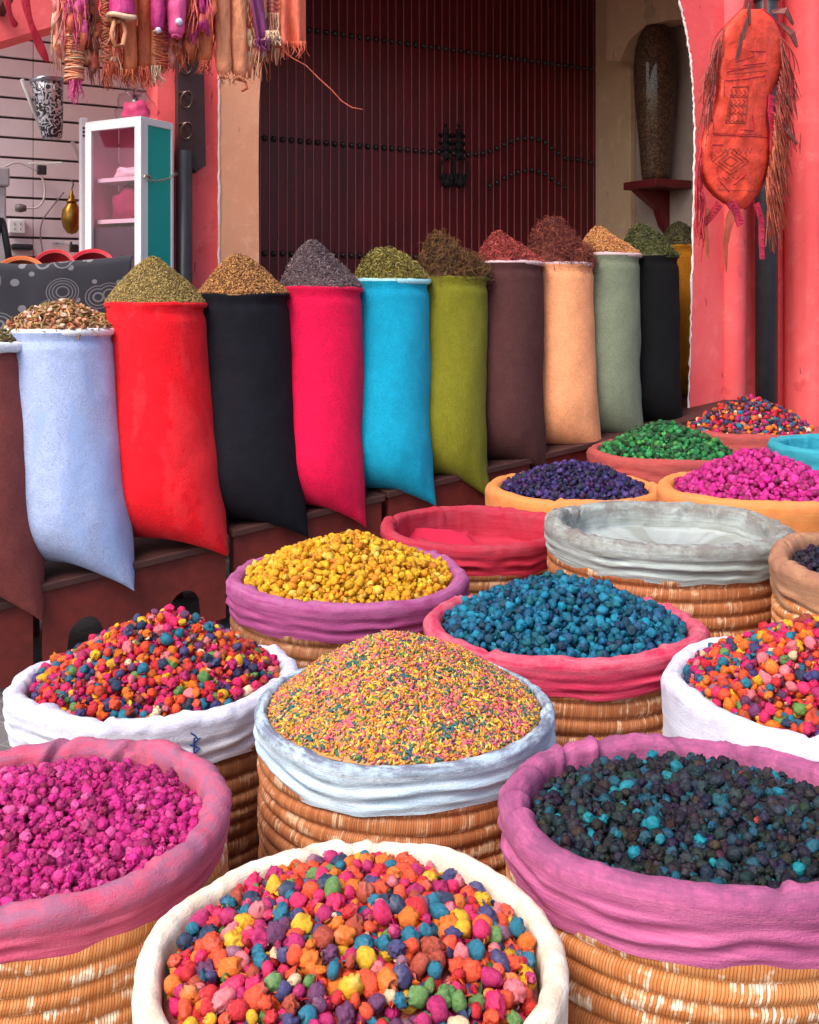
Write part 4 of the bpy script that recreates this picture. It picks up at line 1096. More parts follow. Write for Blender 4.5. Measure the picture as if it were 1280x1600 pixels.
TF = 4.4
def right_wall():
    root = thing('pink_wall', 'bright pink plaster wall with chipped white arch edge on the right', 'wall', ST(S(1200, TF), TF, 0))
    edge = [(1060, -40), (1063, 0), (1073, 45), (1081, 95), (1085, 150), (1087, 200), (1086, 300), (1083, 420), (1080, 540), (1077, 640), (1075, 800)]
    E = poly_px(edge, TF); g = -.1
    mb = MB(); Q = [(E[-1][0], g), (9.5, g), (9.5, 4.6), (E[0][0] - .25, 4.6), (E[0][0] - .25, 3.36)] + E; n = len(Q)
    vs = [ST(a, TF, z) for a, z in Q] + [ST(a + (.16 if 5 <= i or i == 0 else 0), TF + .12, z) for i, (a, z) in enumerate(Q)]
    mb.add(vs, [tuple(range(n)), tuple(range(n, 2 * n))[::-1]] + [(i, i + n, (i + 1) % n + n, (i + 1) % n) for i in range(n)])
    mb.box(2.2, E[0][0] - .25, TF, TF + .12, 3.36, 4.6)  # unseen wall over the arch, added and set low to darken the doorway
    mb.build('plaster_face', pink, root)
    mb = MB(); rnd = random.Random(8); pts = []
    for (a, b), (c, d) in zip(E[:-1], E[1:]):
        for i in range(14):
            f = i / 14; pts.append(ST(a + (c - a) * f + rnd.uniform(-.006, .004), TF + .005, b + (d - b) * f))
    mb.tube(pts, [rnd.uniform(.003, .009) for _ in pts], 6); mb.build('chipped_edge', chip, root, smooth=True)
    k = DT(1145, TF) / F
    mb = MB(); c = ST(S(1147, TF), TF + .01, -.1); mb.lathe(c, [(21 * k, 0), (20.5 * k, 1.5), (21.5 * k, 2.6), (21 * k, 4.7)], 40); mb.build('round_pilaster', pink, root, smooth=True)
    mb = MB(); s0 = S(1217, TF); mb.box(s0, 9.4, TF - .26, TF - .003, -.1, 4.6); pr = mb.build('wall_pier', pink, root, smooth=True, bevel=.07); pr.modifiers['bevel'].segments = 10; pr.modifiers['bevel'].harden_normals = True
    pp = thing('drain_pipe', 'thick black drain pipe running up the pink wall behind the leather bag', 'pipe', ST(S(1198, TF - .09), TF - .09, 0))
    k = DT(1198, TF - .09) / F
    mb = MB(); mb.lathe(ST(S(1198, TF - .09), TF - .09, .2), [(17 * k, 0), (17 * k, 2.0), (17.5 * k, 4.3)], 28); mb.build('pipe_shaft', blackpipe, pp, smooth=True)
    mb = MB(); mb.lathe(ST(S(1198, TF - .09), TF - .09, Z(1198, 12, TF)), [(18 * k, 0), (20 * k, .005), (20 * k, .05), (18 * k, .055)], 28); mb.build('pipe_collar', iron, pp, smooth=True)
right_wall()
slab_ceiling('recess_shade_roof', 2.0, 9.4, TF + .13, TD + .3, 3.96)  # unseen slab added above the doorway to keep sky light off the door
slab_ceiling('cut_back_ceiling', -6, 1.95, TP + .55, 6.6, 4.0)  # unseen; stops short of the front so sky light reaches the slats

# left drain pipe and the board of iron rings
def left_iron():
    t = TP - .07; px = 288; k = DT(px, t) / F
    pp = thing('drain_pipe', 'black drain pipe beside the green cabinet below the board of iron rings', 'pipe', ST(S(px, t), t, .2))
    mb = MB(); mb.lathe(ST(S(px, t), t, .15), [(12.5 * k, 0), (12.5 * k, Z(px, 236, t) - .15)], 24); mb.build('pipe_shaft', blackpipe, pp, smooth=True)
    t = TP - .012
    root = thing('ring_board', 'dark wooden board with a row of iron rings on the pink wall', 'board', ST(S(298, t), t, Z(298, 160, t)))
    out = [(277, 262), (277, 62), (303, 55), (312, 72), (314, 100), (319, 108), (322, 258), (306, 270), (300, 262)]
    mb = MB(); mb.prism(poly_px(out, t - .045), t - .045, t); mb.build('board', darkwood, root, bevel=.004)
    for y in (72, 107, 160, 208):
        s = S(285, t); z = Z(285, y, t); mb = MB(); r = 12 * k
        mb.tube([ST(s + r * .75 * math.sin(w), t - .080 - .02 * math.cos(w), z + r * math.cos(w)) for w in np.linspace(0, 2 * PI, 22)], .006, 7)
        mb.tube([ST(s - .03, t - .04, z + r), ST(s, t - .10, z + r), ST(s + .03, t - .04, z + r)], .007, 6)
        mb.build('iron_ring', m_simple('worn_ring', lin(120, 96, 84), .35, .3, 60, .2, .003, .8), root, smooth=True)
left_iron()

# ------------------------------------------------------------------ slatted shop on the left
TS = 6.3
def slats():
    N_ = m_simple('grey_pink_slat', lin(226, 212, 218), .5, .06, 12, .1)
    mb = MB(); z0 = Z(30, 371, TS); p = 31 * DT(30, TS) / F
    s0, s1 = S(-260, TS), S(262, TS); split = S(52, TS)
    for i in range(-9, 17):
        z = z0 + i * p
        mb.box(s0, split - .002, TS, TS + .02, z + .008, z + p - .006); mb.box(split + .002, s1, TS, TS + .02, z + .008, z + p - .006)
    root = thing('slat_wall', 'grey pink slatted display wall of the shop on the left', 'wall', ST(split, TS, z0 - 9 * p))
    mb.build('slats', N_, root, bevel=.002)
    b = MB(); b.box(s0, s1 + .4, TS + .022, TS + .06, -.2, 4); b.build('backing', m_simple('slat_groove', lin(70, 52, 54), .8), root)
    # metal arms that hang in the grooves
slats()
def lamp_shade():
    t = 6.05; px = 82; k = DT(px, t) / F; c = PT(px, 216, t)
    root = thing('metal_shade', 'pierced silver metal vase shaped shade on the slatted wall', 'lamp shade', c)
    N_ = NT('pierced_metal'); o = N_.obj(); wv = N_.noise(o, 21, 1, .4, 1.6)
    f = N_.math('ABSOLUTE', N_.math('SUBTRACT', wv, .5))
    pat = N_.ramp(f, [(.05, 1), (.075, 0)])
    col = N_.mix(pat, lin(44, 44, 54), lin(214, 218, 226))
    m = N_.out(col, N_.bump(pat, .7, .006), .4); N_.link(N_.math('MULTIPLY', pat, .5), N_.b.inputs['Metallic'])
    ax = Matrix.Rotation(-.10, 3, 'Y')
    H = 92 * k
    mb = MB(); mb.lathe(c, [(14 * k, 0), (16 * k, .02), (19 * k, .35 * H), (22 * k, .7 * H), (24 * k, H * .93)], 36, ax); mb.build('pierced_body', m, root, smooth=True)
    mb = MB(); mb.lathe(c, [(24.2 * k, .93 * H), (25.5 * k, .95 * H), (26 * k, H), (24.5 * k, H + .002), (23.5 * k, .94 * H)], 36, ax); mb.build('plain_rim', m_simple('dull_silver', lin(170, 178, 196), .3, .15, 30, .1, .002, .9), root, smooth=True)
    # two pale slanted arms that hold stock on the wall
    for (a, b, nm) in (((34, 124), (70, 214), 'pale slanted display arm left of the pierced metal shade'), ((113, 222), (127, 254), 'short pale slanted display arm just left of the white cabinet')):
        mb = MB(); mb.tube([PT(*a, t + .02), PT(*b, t + .18)], .012, 8)
        tag(mb.build('display_rod', white_p, None, True, loc=PT(*a, t)), nm, 'display rod')
lamp_shade()
def shop_bits():
    brass = m_simple('brass', lin(150, 112, 50), .35, .2, 40, .25, .003, 1.0)
    t = 6.0; px = 112; k = DT(px, t) / F
    root = thing('brass_lantern', 'round brass hanging lantern against the slatted wall', 'lantern', PT(px, 366, t))
    c = PT(px, 366, t)
    mb = MB(); mb.lathe(c, [(0, 0), (7 * k, 2 * k), (13 * k, 11 * k), (16 * k, 24 * k), (14 * k, 38 * k), (8 * k, 47 * k), (6 * k, 50 * k)], 28); mb.build('globe', brass, root, smooth=True)
    mb = MB(); mb.lathe(c + Vector((0, 0, 50 * k)), [(8 * k, 0), (8 * k, 2 * k), (4 * k, 6 * k), (5 * k, 9 * k), (3 * k, 12 * k), (2 * k, 18 * k), (0, 22 * k)], 20); mb.build('neck', brass, root, smooth=True)
    mb = MB(); mb.tube([c + Vector((0, 0, 70 * k)), PT(115, 287, t), PT(112, 282, t + .1), PT(110, 282, TS - .005)], .004, 6); mb.build('hanging_wire', iron, root)
    cab = m_simple('white_cable', (.6, .55, .55), .5, .05)
    def cable(pts, t, r, label, mat=cab):
        P = [PT(a, b, t) for a, b in pts]; Q = []
        for i in range(len(P) - 1):
            p0, p1, p2, p3 = P[max(i - 1, 0)], P[i], P[i + 1], P[min(i + 2, len(P) - 1)]
            for j in range(6):
                u = j / 6
                Q.append(.5 * ((2 * p1) + (p2 - p0) * u + (2 * p0 - 5 * p1 + 4 * p2 - p3) * u * u + (3 * p1 - p0 - 3 * p2 + p3) * u ** 3))
        Q.append(P[-1]); mb = MB(); mb.tube(Q, r, 6)
        return tag(mb.build('cable', mat, None, True, loc=P[0]), label, 'cable')
    cable([(5, 262), (25, 254), (45, 260), (62, 272), (70, 292), (68, 312), (58, 324), (42, 325)], 6.25, .006, 'pale looping cable running to the plug on the slatted wall')
    cable([(100, 300), (84, 320), (68, 342), (63, 362), (66, 390), (70, 404)], 6.25, .004, 'thin grey cable hanging straight down the slatted wall', m_simple('grey_cable', lin(120, 100, 104), .5, .05))
    mb = MB(); p = PT(32, 325, 6.22); A = Matrix.Rotation(TH, 3, 'Z') @ Matrix.Rotation(PI / 2, 3, 'Y')
    mb.lathe(p, [(0, -.03), (.02, -.028), (.026, 0), (.018, .03), (0, .034)], 14, A); tag(mb.build('plug', m_simple('grey_plastic', lin(110, 100, 100), .4), None, True, loc=p), 'grey plug at the end of the looping cable', 'plug')
    root = thing('wall_socket', 'white double wall socket low on the slatted wall', 'socket', PT(26, 354, 6.29))
    s = S(26, 6.29); z = Z(26, 354, 6.29)
    mb = MB(); mb.box(s - .045, s + .045, 6.265, 6.298, z - .04, z + .04); plate = mb.build('plate', white_p, root, bevel=.006)
    for dx in (-.016, .016):
        for dz in (-.014, .014):
            mb = MB(); mb.lathe(ST(s + dx, 6.262, z + dz), [(.006, 0), (.006, .002), (0, .0021)], 10, A); mb.build('pin_hole', iron, plate)
    s = S(34, 6.25); z = Z(34, 386, 6.25)
    mb = MB(); mb.box(s - .06, s + .06, 6.22, 6.298, z - .018, z + .018); tag(mb.build('power_adapter', m_simple('black_plastic', (.015, .015, .017), .35), None, bevel=.012, loc=ST(s, 6.25, z)), 'black power adapter on the slatted wall under the socket', 'adapter')
    root = thing('display_clip', 'grey metal display hook with a black clip on the slatted wall', 'hook', PT(64, 258, 6.28))
    mb = MB(); mb.tube([PT(44, 255, 6.27), PT(96, 254, 6.1)], .008, 8); mb.build('bar', m_simple('chrome', (.7, .7, .72), .2, .1, 20, .1, .002, 1.0), root)
    mb = MB(); s = S(65, 6.15); z = Z(65, 266, 6.15); mb.box(s - .025, s + .025, 6.13, 6.17, z - .025, z + .028); mb.build('clip', iron, root, bevel=.004)
    root = thing('display_clip', 'chrome display hook beside the lower left corner of the white cabinet', 'hook', PT(110, 382, 6.2))
    mb = MB(); mb.tube([PT(84, 380, 6.27), PT(136, 380, 6.05)], .014, 8); mb.build('bar', m_simple('chrome_bar', (.75, .75, .77), .2, .1, 20, .1, .002, 1.0), root)
    mb = MB(); s = S(117, 6.15); z = Z(117, 386, 6.15); mb.box(s - .03, s + .03, 6.13, 6.17, z - .03, z + .03); mb.build('clip', iron, root, bevel=.004)
    mb = MB(); mb.tube([PT(0, 342, 5.6), PT(5, 350, 5.6), PT(15, 408, 5.5)], .018, 8); mb.tube([PT(0, 342, 5.6), PT(-14, 410, 5.5)], .018, 8)
    tag(mb.build('folding_stand', m_simple('black_metal', (.012, .012, .014), .4), None, True, loc=PT(5, 410, 5.6)), 'black metal folding stand at the left edge in front of the slatted wall', 'stand')
    mb = MB(); s = S(3, 5.9); mb.box(s - .30, s + .02, 5.88, 5.92, .5, Z(3, 292, 5.9)); mb.box(s - .30, s + .035, 5.86, 5.94, Z(3, 292, 5.9) + .001, Z(3, 262, 5.9))  # plain boxes standing in for an unidentified grey shape
    tag(mb.build('grey_block', m_simple('pale_grey_paint', lin(176, 170, 172), .5), None, bevel=.01, loc=ST(s, 5.9, .5)), 'pale grey cupboard cut by the left edge in front of the slatted wall', 'block')
    # upright strip left of the cabinet
    root = thing('upright_panel', 'narrow white upright panel with three black holes beside the cabinet', 'panel', PT(126, 390, 5.6))
    t = 5.55; mb = MB(); mb.box(S(126, t), S(138, t), t, t + .05, .3, Z(126, 183, t)); mb.build('panel', white_p, root, bevel=.008)
    for y in (200, 206, 212):
        mb = MB(); mb.lathe(PT(131, y, t - .002), [(.007, 0), (.006, .003), (0, .0035)], 12, Matrix.Rotation(TH, 3, 'Z') @ Matrix.Rotation(PI / 2, 3, 'X')); mb.build('hole', iron, root)
shop_bits()

def cabinet():
    t0 = 5.0; y0 = DT(220, t0); A = PD(220, HY, y0)
    fd = Vector((-.878, .478, 0)); sd_ = Vector((.478, .878, 0)); W = .375; D = .238
    zt = EYE + 287 / F * y0; zb = 1.15; up = Vector((0, 0, 1))
    A.z = zb
    root = thing('display_cabinet', 'white framed glass display cabinet with a teal green side', 'cabinet', A)
    H = zt - zb; f = .042; fr = MB()
    def post(p, a, b): fr.obox(p, a, b, up * H)
    th = .022
    post(A, fd * f, sd_ * th); post(A + fd * (W - f), fd * f, sd_ * th)                       # front stiles
    fr.obox(A + up * (H - f) + fd * f, fd * (W - 2 * f), sd_ * th, up * f); fr.obox(A + fd * f, fd * (W - 2 * f), sd_ * th, up * f)
    f2 = .03                                                                                  # side frame
    fr.obox(A + sd_ * (th + .001) + fd * .001, fd * .02, sd_ * f2, up * H); fr.obox(A + sd_ * (D - .018) + fd * .001, fd * .02, sd_ * .018, up * H)
    fr.obox(A + sd_ * (th + f2 + .002) + up * (H - f2) + fd * .001, fd * .02, sd_ * (D - th - f2 - .022), up * f2)
    fr.obox(A + sd_ * .002 + fd * .002 + up * (H + .001), fd * (W - .004), sd_ * (D - .004), up * .006)   # lid
    fr.build('frame', white_p, root, bevel=.003)
    mb = MB(); mb.obox(A + sd_ * (th + f2 + .002) + fd * .006 + up * .01, fd * .008, sd_ * (D - th - f2 - .022), up * (H - f2 - .012)); mb.build('side_panel', m_simple('teal_panel', lin(6, 170, 160), .45, .06, 8, .05), root)
    pinkin = m_simple('pink_lining', lin(226, 150, 170), .6, .1, 6)
    mb = MB(); mb.obox(A + sd_ * (D - .02) + fd * .03, fd * (W - .05), sd_ * .01, up * H); mb.obox(A + fd * (W - .02) + sd_ * .024, fd * .012, sd_ * (D - .05), up * H); mb.build('lining', pinkin, root)
    zz = lambda y: EYE + (HY - y) / F * y0 - zb
    for y in (278, 345):
        mb = MB(); mb.obox(A + fd * .035 + sd_ * .05 + up * zz(y), fd * (W - .07), sd_ * (D - .08), up * .02); mb.build('shelf', white_p, root)
    mb = MB(); mb.obox(A + fd * .03 + sd_ * .03, fd * (W - .06), sd_ * (D - .06), up * (zz(352))); mb.build('lower_compartment', m_simple('dark_drawer', lin(70, 60, 76), .4), root)
    mb = MB(); mb.obox(A + fd * f + sd_ * .008 + up * f, fd * (W - 2 * f), sd_ * .004, up * (H - 2 * f)); mb.build('glass_pane', thin_glass('cabinet_glass', (.98, .84, .9), .03), root)
    # chain and padlock across the green side
    mb = MB(); a = A + fd * .0 + sd_ * .03 - fd * .012 + up * zz(279); b = A + sd_ * (D + .01) - fd * .012 + up * zz(262); n = 12
    for i in range(n):
        c = a.lerp(b, (i + .5) / n) - up * .02 * math.sin(PI * (i + .5) / n); d = (b - a).normalized(); e = up if i % 2 else fd
        mb.tube([c + d * .012 * math.cos(w) + e * .006 * math.sin(w) for w in np.linspace(0, 2 * PI, 11)], .0022, 5)
    mb.tube([a + sd_ * x + up * z for x, z in ((-.02, 0), (-.015, .016), (.01, .018), (.03, .012))], .006, 6)
    mb.build('lock_chain', m_simple('chain_steel', (.55, .52, .45), .35, .2, 30, .1, .002, .9), root, smooth=True)
    # folded pink things inside
    def lump(name, c, a, b, hgt, mat, seed):
        V, Fc = ico(3); P = []
        for v in V:
            v = Vector(v); r = 1 + .28 * mn.noise(v * 1.8 + Vector((seed, 0, 0))) + .1 * mn.noise(v * 5)
            P.append(c + (fd * v.x * a + sd_ * v.y * b + up * (max(v.z, -.6) + .6) * hgt) * r)
        return mesh_np(name, P, Fc, mat, None, True, loc=tuple(c))
    tag(lump('folded_cloth', A + fd * .18 + sd_ * .13 + up * (zz(345) + .024), .13, .07, .10, m_simple('magenta_cloth', lin(150, 40, 90), .8, .3, 14), 3), 'dark magenta bundle on the middle shelf of the glass cabinet', 'cloth')
    tag(lump('paper_stack', A + fd * .17 + sd_ * .13 + up * (zz(278) + .024), .12, .07, .035, m_simple('pale_pack', lin(236, 220, 224), .6, .1), 6), 'pale flat packets on the upper shelf of the glass cabinet', 'packet')
    # plastic bag on the lid
    c = A + fd * .13 + sd_ * .1 + up * (H + .012)
    broot = thing('plastic_bag', 'clear plastic bag of pink goods on top of the display cabinet', 'bag', c)
    o = lump('goods', c, .075, .06, .06, m_simple('pink_goods', lin(206, 60, 110), .6, .4, 30), 9); o.parent = broot; o.location = (0, 0, 0)
    o = lump('film', c, .12, .085, .085, thin_glass('plastic_film', (.93, .88, .92), .12, 1.45), 12); o.parent = broot; o.location = (0, 0, 0)
    mb = MB(); rnd = random.Random(5)
    for i in range(7): mb.tube([c + up * .1, c + up * .14 + fd * rnd.uniform(-.06, .06), c + up * rnd.uniform(.15, .19) + fd * rnd.uniform(-.1, .1)], [.012, .006, .002], 6)
    mb.build('bag_neck', thin_glass('film_neck', (.85, .78, .82), .15, 1.5), broot, smooth=True)
cabinet()

def counter():
    t0, t1 = 4.80, 4.98
    N_ = NT('patterned_cloth'); o = N_.obj(); v = N_.new('ShaderNodeTexVoronoi', Scale=7.0, feature='F1')
    N_.link(N_.mapping(o, (1, .2, 1)), v.inputs['Vector'])
    ring = N_.math('SINE', N_.math('MULTIPLY', v.outputs['Distance'], 95)); msk = N_.ramp(v.outputs['Distance'], [(.5, 1), (.52, 0)])
    big = N_.math('MULTIPLY', N_.ramp(ring, [(.4, 0), (.6, .8)]), msk)
    v2 = N_.new('ShaderNodeTexVoronoi', Scale=17.0); N_.link(N_.mapping(o, (1, .2, 1)), v2.inputs['Vector'])
    dots = N_.math('MULTIPLY', N_.ramp(v2.outputs['Distance'], [(.26, 1), (.30, 0)]), N_.math('SUBTRACT', 1.0, msk))
    col = N_.mix(N_.math('MULTIPLY', N_.math('MAXIMUM', big, dots), .7), lin(54, 52, 60), lin(150, 146, 152))
    wv = N_.noise(o, 300, 2); m = N_.out(col, N_.bump(wv, .3, .002), .9)
    s0, s1 = S(-120, t0), S(208, t0); zt = Z(60, 412, t0)
    n = 70; prof = [(t1 + .02, -.12), (t1, 0.0), (t0 + .03, .004), (t0 + .008, -.004), (t0, -.03)] + [(t0 - .004 * j, -.03 - .07 * j) for j in range(1, 9)]
    V = []; Fc = []
    for i in range(n + 1):
        s = s0 + (s1 - s0) * i / n
        lift = .045 * max(0, (i / n - .55) / .45)
        for j, (t, dz) in enumerate(prof):
            fall = max(0, -dz)
            V.append(ST(s + .01 * math.sin(j), t - .03 * fall * (1 + mn.noise(Vector((s * 5, 3, 0)))) - .022 * mn.noise(Vector((s * 7, dz * 1.5, 1))) * min(1, fall * 5), zt + lift + dz + .012 * mn.noise(Vector((s * 3.5, 0, 5)))))
    k = len(prof)
    for i in range(n):
        for j in range(k - 1): Fc.append((i * k + j, i * k + j + 1, (i + 1) * k + j + 1, (i + 1) * k + j))
    o = mesh_np('counter_cloth', V, np.array(Fc), m, None, True, loc=ST(s0, t0, zt)); md = o.modifiers.new('thick', 'SOLIDIFY'); md.thickness = .004
    tag(o, 'charcoal cloth with grey swirls and dots draped over the counter', 'cloth')
    root = thing('counter', 'wooden counter hidden under the charcoal swirl cloth', 'counter', ST(s0, t0, .1))
    mb = MB(); mb.box(s0, s1 - .02, t0 + .035, t1 - .015, zt - .09, zt - .03); mb.build('counter_top', darkwood, root)
    for s in (s0 + .05, s1 - .1):
        mb = MB(); mb.box(s - .03, s + .03, t0 + .06, t1 - .04, .05, zt - .091); mb.build('leg', darkwood, root)
    # shallow dishes standing on the counter
    for px, r, y, c, lab in ((30, 34, 401, lin(196, 92, 30), 'orange brown glazed dish behind the swirl cloth, leftmost of three'), (84, 26, 391, lin(200, 26, 40), 'smaller red dish, the middle one behind the swirl cloth'), (143, 30, 390, lin(206, 20, 40), 'larger red dish behind the swirl cloth beside the cabinet')):
        t = 4.93; k_ = DT(px, t) / F; c0 = PT(px, y, t); R = r * k_ * 1.25
        ax = Matrix.Rotation(TH * .3, 3, 'Z') @ Matrix.Rotation(math.radians(58), 3, 'X')
        cc = c0 - Vector((0, 0, R * .86))
        root = thing('dish', lab, 'dish', cc)
        mb = MB(); mb.lathe(cc, [(0, -.03), (R * .4, -.03), (R * .75, -.015), (R, .01), (R * 1.01, .014), (R * .97, .012), (R * .7, -.006), (R * .38, -.022), (0, -.023)], 40, ax); mb.build('bowl', m_simple('glaze_%d' % px, c, .22, .15, 20, .1), root, smooth=True)
        mb = MB(); mb.lathe(cc, [(R * .84, .004), (R * .86, .0075), (R * .88, .0065)], 40, ax); mb.build('painted_ring', m_simple('glaze_ring_%d' % px, sca(c, .45), .3), root, smooth=True)
counter()
# ------------------------------------------------------------------ hanging leather goods, top left
TH_ = 4.15
FRONT = ST(0, -1, 0)
def leather(name, c): 
    N_ = NT('leather_' + name); o = N_.obj(); f = N_.noise(N_.mapping(o, (1, 1, .4)), 26, 5, .6); g = N_.noise(o, 140, 3)
    col = N_.mix(N_.ramp(f, [(.3, 0), (.7, 1)]), sca(c, .6), tuple(min(1, x * 1.02 + .012) for x in c))
    m = N_.out(col, N_.bump(g, .25, .002, N_.bump(f, .8, .016)), .6); return m
LE = dict(orange=leather('orange', lin(226, 116, 66)), peach=leather('peach', lin(240, 152, 108)), rust=leather('rust', lin(212, 92, 62)), magenta=leather('magenta', lin(206, 40, 130)),
          pinkm=leather('pink', lin(236, 84, 150)), purple=leather('purple', lin(130, 40, 104)), coral=leather('coral', lin(250, 118, 84)), cream=leather('cream', lin(246, 206, 168)),
          blush=leather('blush', lin(244, 150, 140)), red=leather('red', lin(200, 26, 50)), brown=leather('brown', lin(146, 74, 54)))
k0 = DT(270, TH_) / F
RAIL_Y = -70
def strands(mb, rnd, px0, px1, y0, y1, n, t, spread=14, r=.0020, curl=10):
    for i in range(n):
        x = rnd.uniform(px0, px1); L = rnd.uniform(.45, 1.0) * (y1 - y0); dx = rnd.uniform(-spread, spread); tt = t + rnd.uniform(-.05, .04)
        ph = rnd.uniform(0, 6); c = rnd.uniform(.2, 1) * curl
        pts = []
        for j in range(7):
            a = j / 6
            pts.append(PT(x + dx * a * a + c * math.sin(ph + a * 5) * a, y0 + L * a, tt - .02 * math.sin(ph + 4 * a) * a))
        rr = r * rnd.uniform(.6, 1.5)
        mb.tube(pts, [rr * (1 - .5 * j / 6) for j in range(7)], 4)
def rings(mb, rnd, px, hw, y0, y1, step, t, r=.006):
    y = y0
    while y < y1:
        c = PT(px + rnd.uniform(-1, 1), y, t); R = hw * k0 * rnd.uniform(.98, 1.1); tl = rnd.uniform(-.012, .012)
        mb.tube([c + Vector((R * math.cos(w), R * math.sin(w), tl * math.cos(w))) for w in np.linspace(0, 2 * PI, 15)], r * rnd.uniform(.4, 1.1), 5); y += step * rnd.uniform(.7, 1.3)
def htube(px, hw, y_end, mat, label, seed, t=TH_, y_top=-48, lean=0, tip='knot', fr_mat=None, fr_len=26, squash=.8, wrap=None, fr_n=30):
    rnd = random.Random(seed); root = thing('leather_tassel', label, 'tassel', PT(px, y_top, t), 'leather tassels and pouches hanging from the rail')
    n = 26; SEG = 24; V = []; k = DT(px, t) / F
    for i in range(n + 1):
        a = i / n; y = y_top + (y_end - y_top) * a
        c = PT(px + lean * a, y, t); e = min(1, (1 - a) / .10); e2 = min(1, a / .06)
        R = hw * k * math.sqrt(max(.02, 1 - (1 - e) ** 2)) * math.sqrt(max(.05, 1 - (1 - e2) ** 2)) * (1 + .06 * math.sin(a * 9 + seed))
        if tip == 'open': R = hw * k * (1 + .12 * a) * math.sqrt(max(.05, 1 - (1 - e2) ** 2))
        for j in range(SEG):
            w = 2 * PI * j / SEG
            rr = R * (1 + .10 * mn.noise(Vector((math.cos(w) * 1.5, math.sin(w) * 1.5, a * 5 + seed))) + .04 * mn.noise(Vector((math.cos(w) * 4, math.sin(w) * 4, a * 22 + seed))))
            V.append(c + Vector((rr * math.cos(w), rr * squash * math.sin(w), 0)))
    Fc = [(i * SEG + j, (i + 1) * SEG + j, (i + 1) * SEG + (j + 1) % SEG, i * SEG + (j + 1) % SEG) for i in range(n) for j in range(SEG)]
    o = mesh_np('tube_body', V, np.array(Fc), mat, root, True)
    mb = MB(); mb.tube([PT(px, RAIL_Y, t), PT(px, y_top + 2, t)], .006, 6); mb.build('hanging_strap', LE['brown'], root)
    if wrap:
        mb = MB(); rings(mb, rnd, px, hw, y_top + 6, y_end - 4, 3.5, t, .0042); mb.build('wound_thread', wrap[0], root, smooth=True)
        mb = MB(); rings(mb, rnd, px, hw * 1.02, y_top + 10, y_end - 4, 11, t, .0045); mb.build('wound_thread', wrap[1], root, smooth=True)
    if tip == 'knot':
        mb = MB(); c = PT(px + lean, y_end - 2, t)
        mb.tube([c + Vector((hw * .45 * k * math.cos(w), hw * .45 * k * squash * math.sin(w), .004 * math.sin(3 * w))) for w in np.linspace(0, 2 * PI, 17)], hw * .22 * k, 7); mb.build('knot', fr_mat or mat, root, smooth=True)
    if fr_len:
        mb = MB(); strands(mb, rnd, px + lean - hw * .8, px + lean + hw * .8, y_end - 8, y_end + fr_len, fr_n, t, 8, .0024, 6); mb.build('fringe', fr_mat or mat, root, smooth=True)
    return root
def fray(px0, px1, y0, y1, mats, label, seed, n=60, t=TH_ + .03, spread=10):
    rnd = random.Random(seed); root = thing('frayed_tassel', label, 'tassel', PT((px0 + px1) / 2, y0, t), 'leather tassels and pouches hanging from the rail')
    for m in mats:
        mb = MB(); strands(mb, rnd, px0, px1, y0, y1, n // len(mats), t, spread, .0036, 9)
        for _ in range(n // 12):      # short leather tabs between the strands
            x = rnd.uniform(px0, px1); y = rnd.uniform(max(y0, -20), y1 - 40); p = [PT(x, y, t - .03), PT(x + rnd.uniform(-4, 4), y + 16, t - .04), PT(x + rnd.uniform(-7, 7), y + rnd.uniform(24, 40), t - .03)]
            mb.ribbon(p, [.010, .014, .005], FRONT, .002)
        mb.build('strands', m, root, smooth=True)
    mb = MB(); mb.tube([PT((px0 + px1) / 2, RAIL_Y, t), PT((px0 + px1) / 2, y0 + 10, t)], [.012, .02], 8); mb.build('binding', LE['brown'], root, smooth=True)
fray(86, 101, -45, 122, [LE['cream'], LE['blush'], LE['peach']], 'loose pale peach strands, leftmost of the hanging tassels', 1, 60, spread=4)
htube(117, 13, 132, LE['blush'], 'thick tassel wound with pink and cream thread, at the left of the hanging row', 2, wrap=(LE['peach'], LE['cream']), fr_mat=LE['pinkm'], fr_len=34, fr_n=30)
fray(131, 150, -45, 138, [LE['rust'], LE['brown'], LE['peach']], 'rust brown frayed tassel between the thread wound one and the narrow striped one', 3, 80)
htube(165, 6, 108, LE['rust'], 'narrow tassel striped with rust and peach windings', 4, wrap=(LE['peach'], LE['red']), fr_mat=LE['rust'], fr_len=34, fr_n=24)
htube(201, 13, 116, LE['orange'], 'plain orange leather tube hanging below the magenta pouch', 5, t=TH_ + .02, fr_mat=LE['orange'], fr_len=26)
htube(225, 11, 111, leather('deep_orange', lin(214, 100, 54)), 'plain deep orange leather tube right of the lighter one', 6, t=TH_ + .03, fr_mat=LE['coral'], fr_len=28)
htube(190, 18, 24, LE['magenta'], 'wide magenta pouch with a cream lined mouth', 7, t=TH_ - .06, tip='open', fr_len=0)
def pouch_mouth():
    root = bpy.data.objects['leather_tassel.005'] if False else [o for o in COL.objects if o.get('label', '').startswith('wide magenta pouch')][0]
    t = TH_ - .06; c = PT(190, 27, t); mb = MB(); k = k0
    mb.tube([c + Vector((19 * k * math.cos(w), 14 * k * math.sin(w), .006 * math.sin(2 * w))) for w in np.linspace(0, 2 * PI, 25)], .011, 8); mb.build('cream_mouth', LE['cream'], root, smooth=True)
    mb = MB(); mb.tube([PT(180, 30, t), PT(174, 52, t - .02), PT(180, 72, t - .02), PT(192, 70, t - .02), PT(196, 50, t - .01), PT(192, 32, t)], .009, 7); mb.build('loop', LE['peach'], root, smooth=True)
pouch_mouth()
htube(246, 10, 50, LE['magenta'], 'short magenta tube ending in a small white knot', 8, t=TH_ - .05, fr_mat=LE['cream'], fr_len=0)
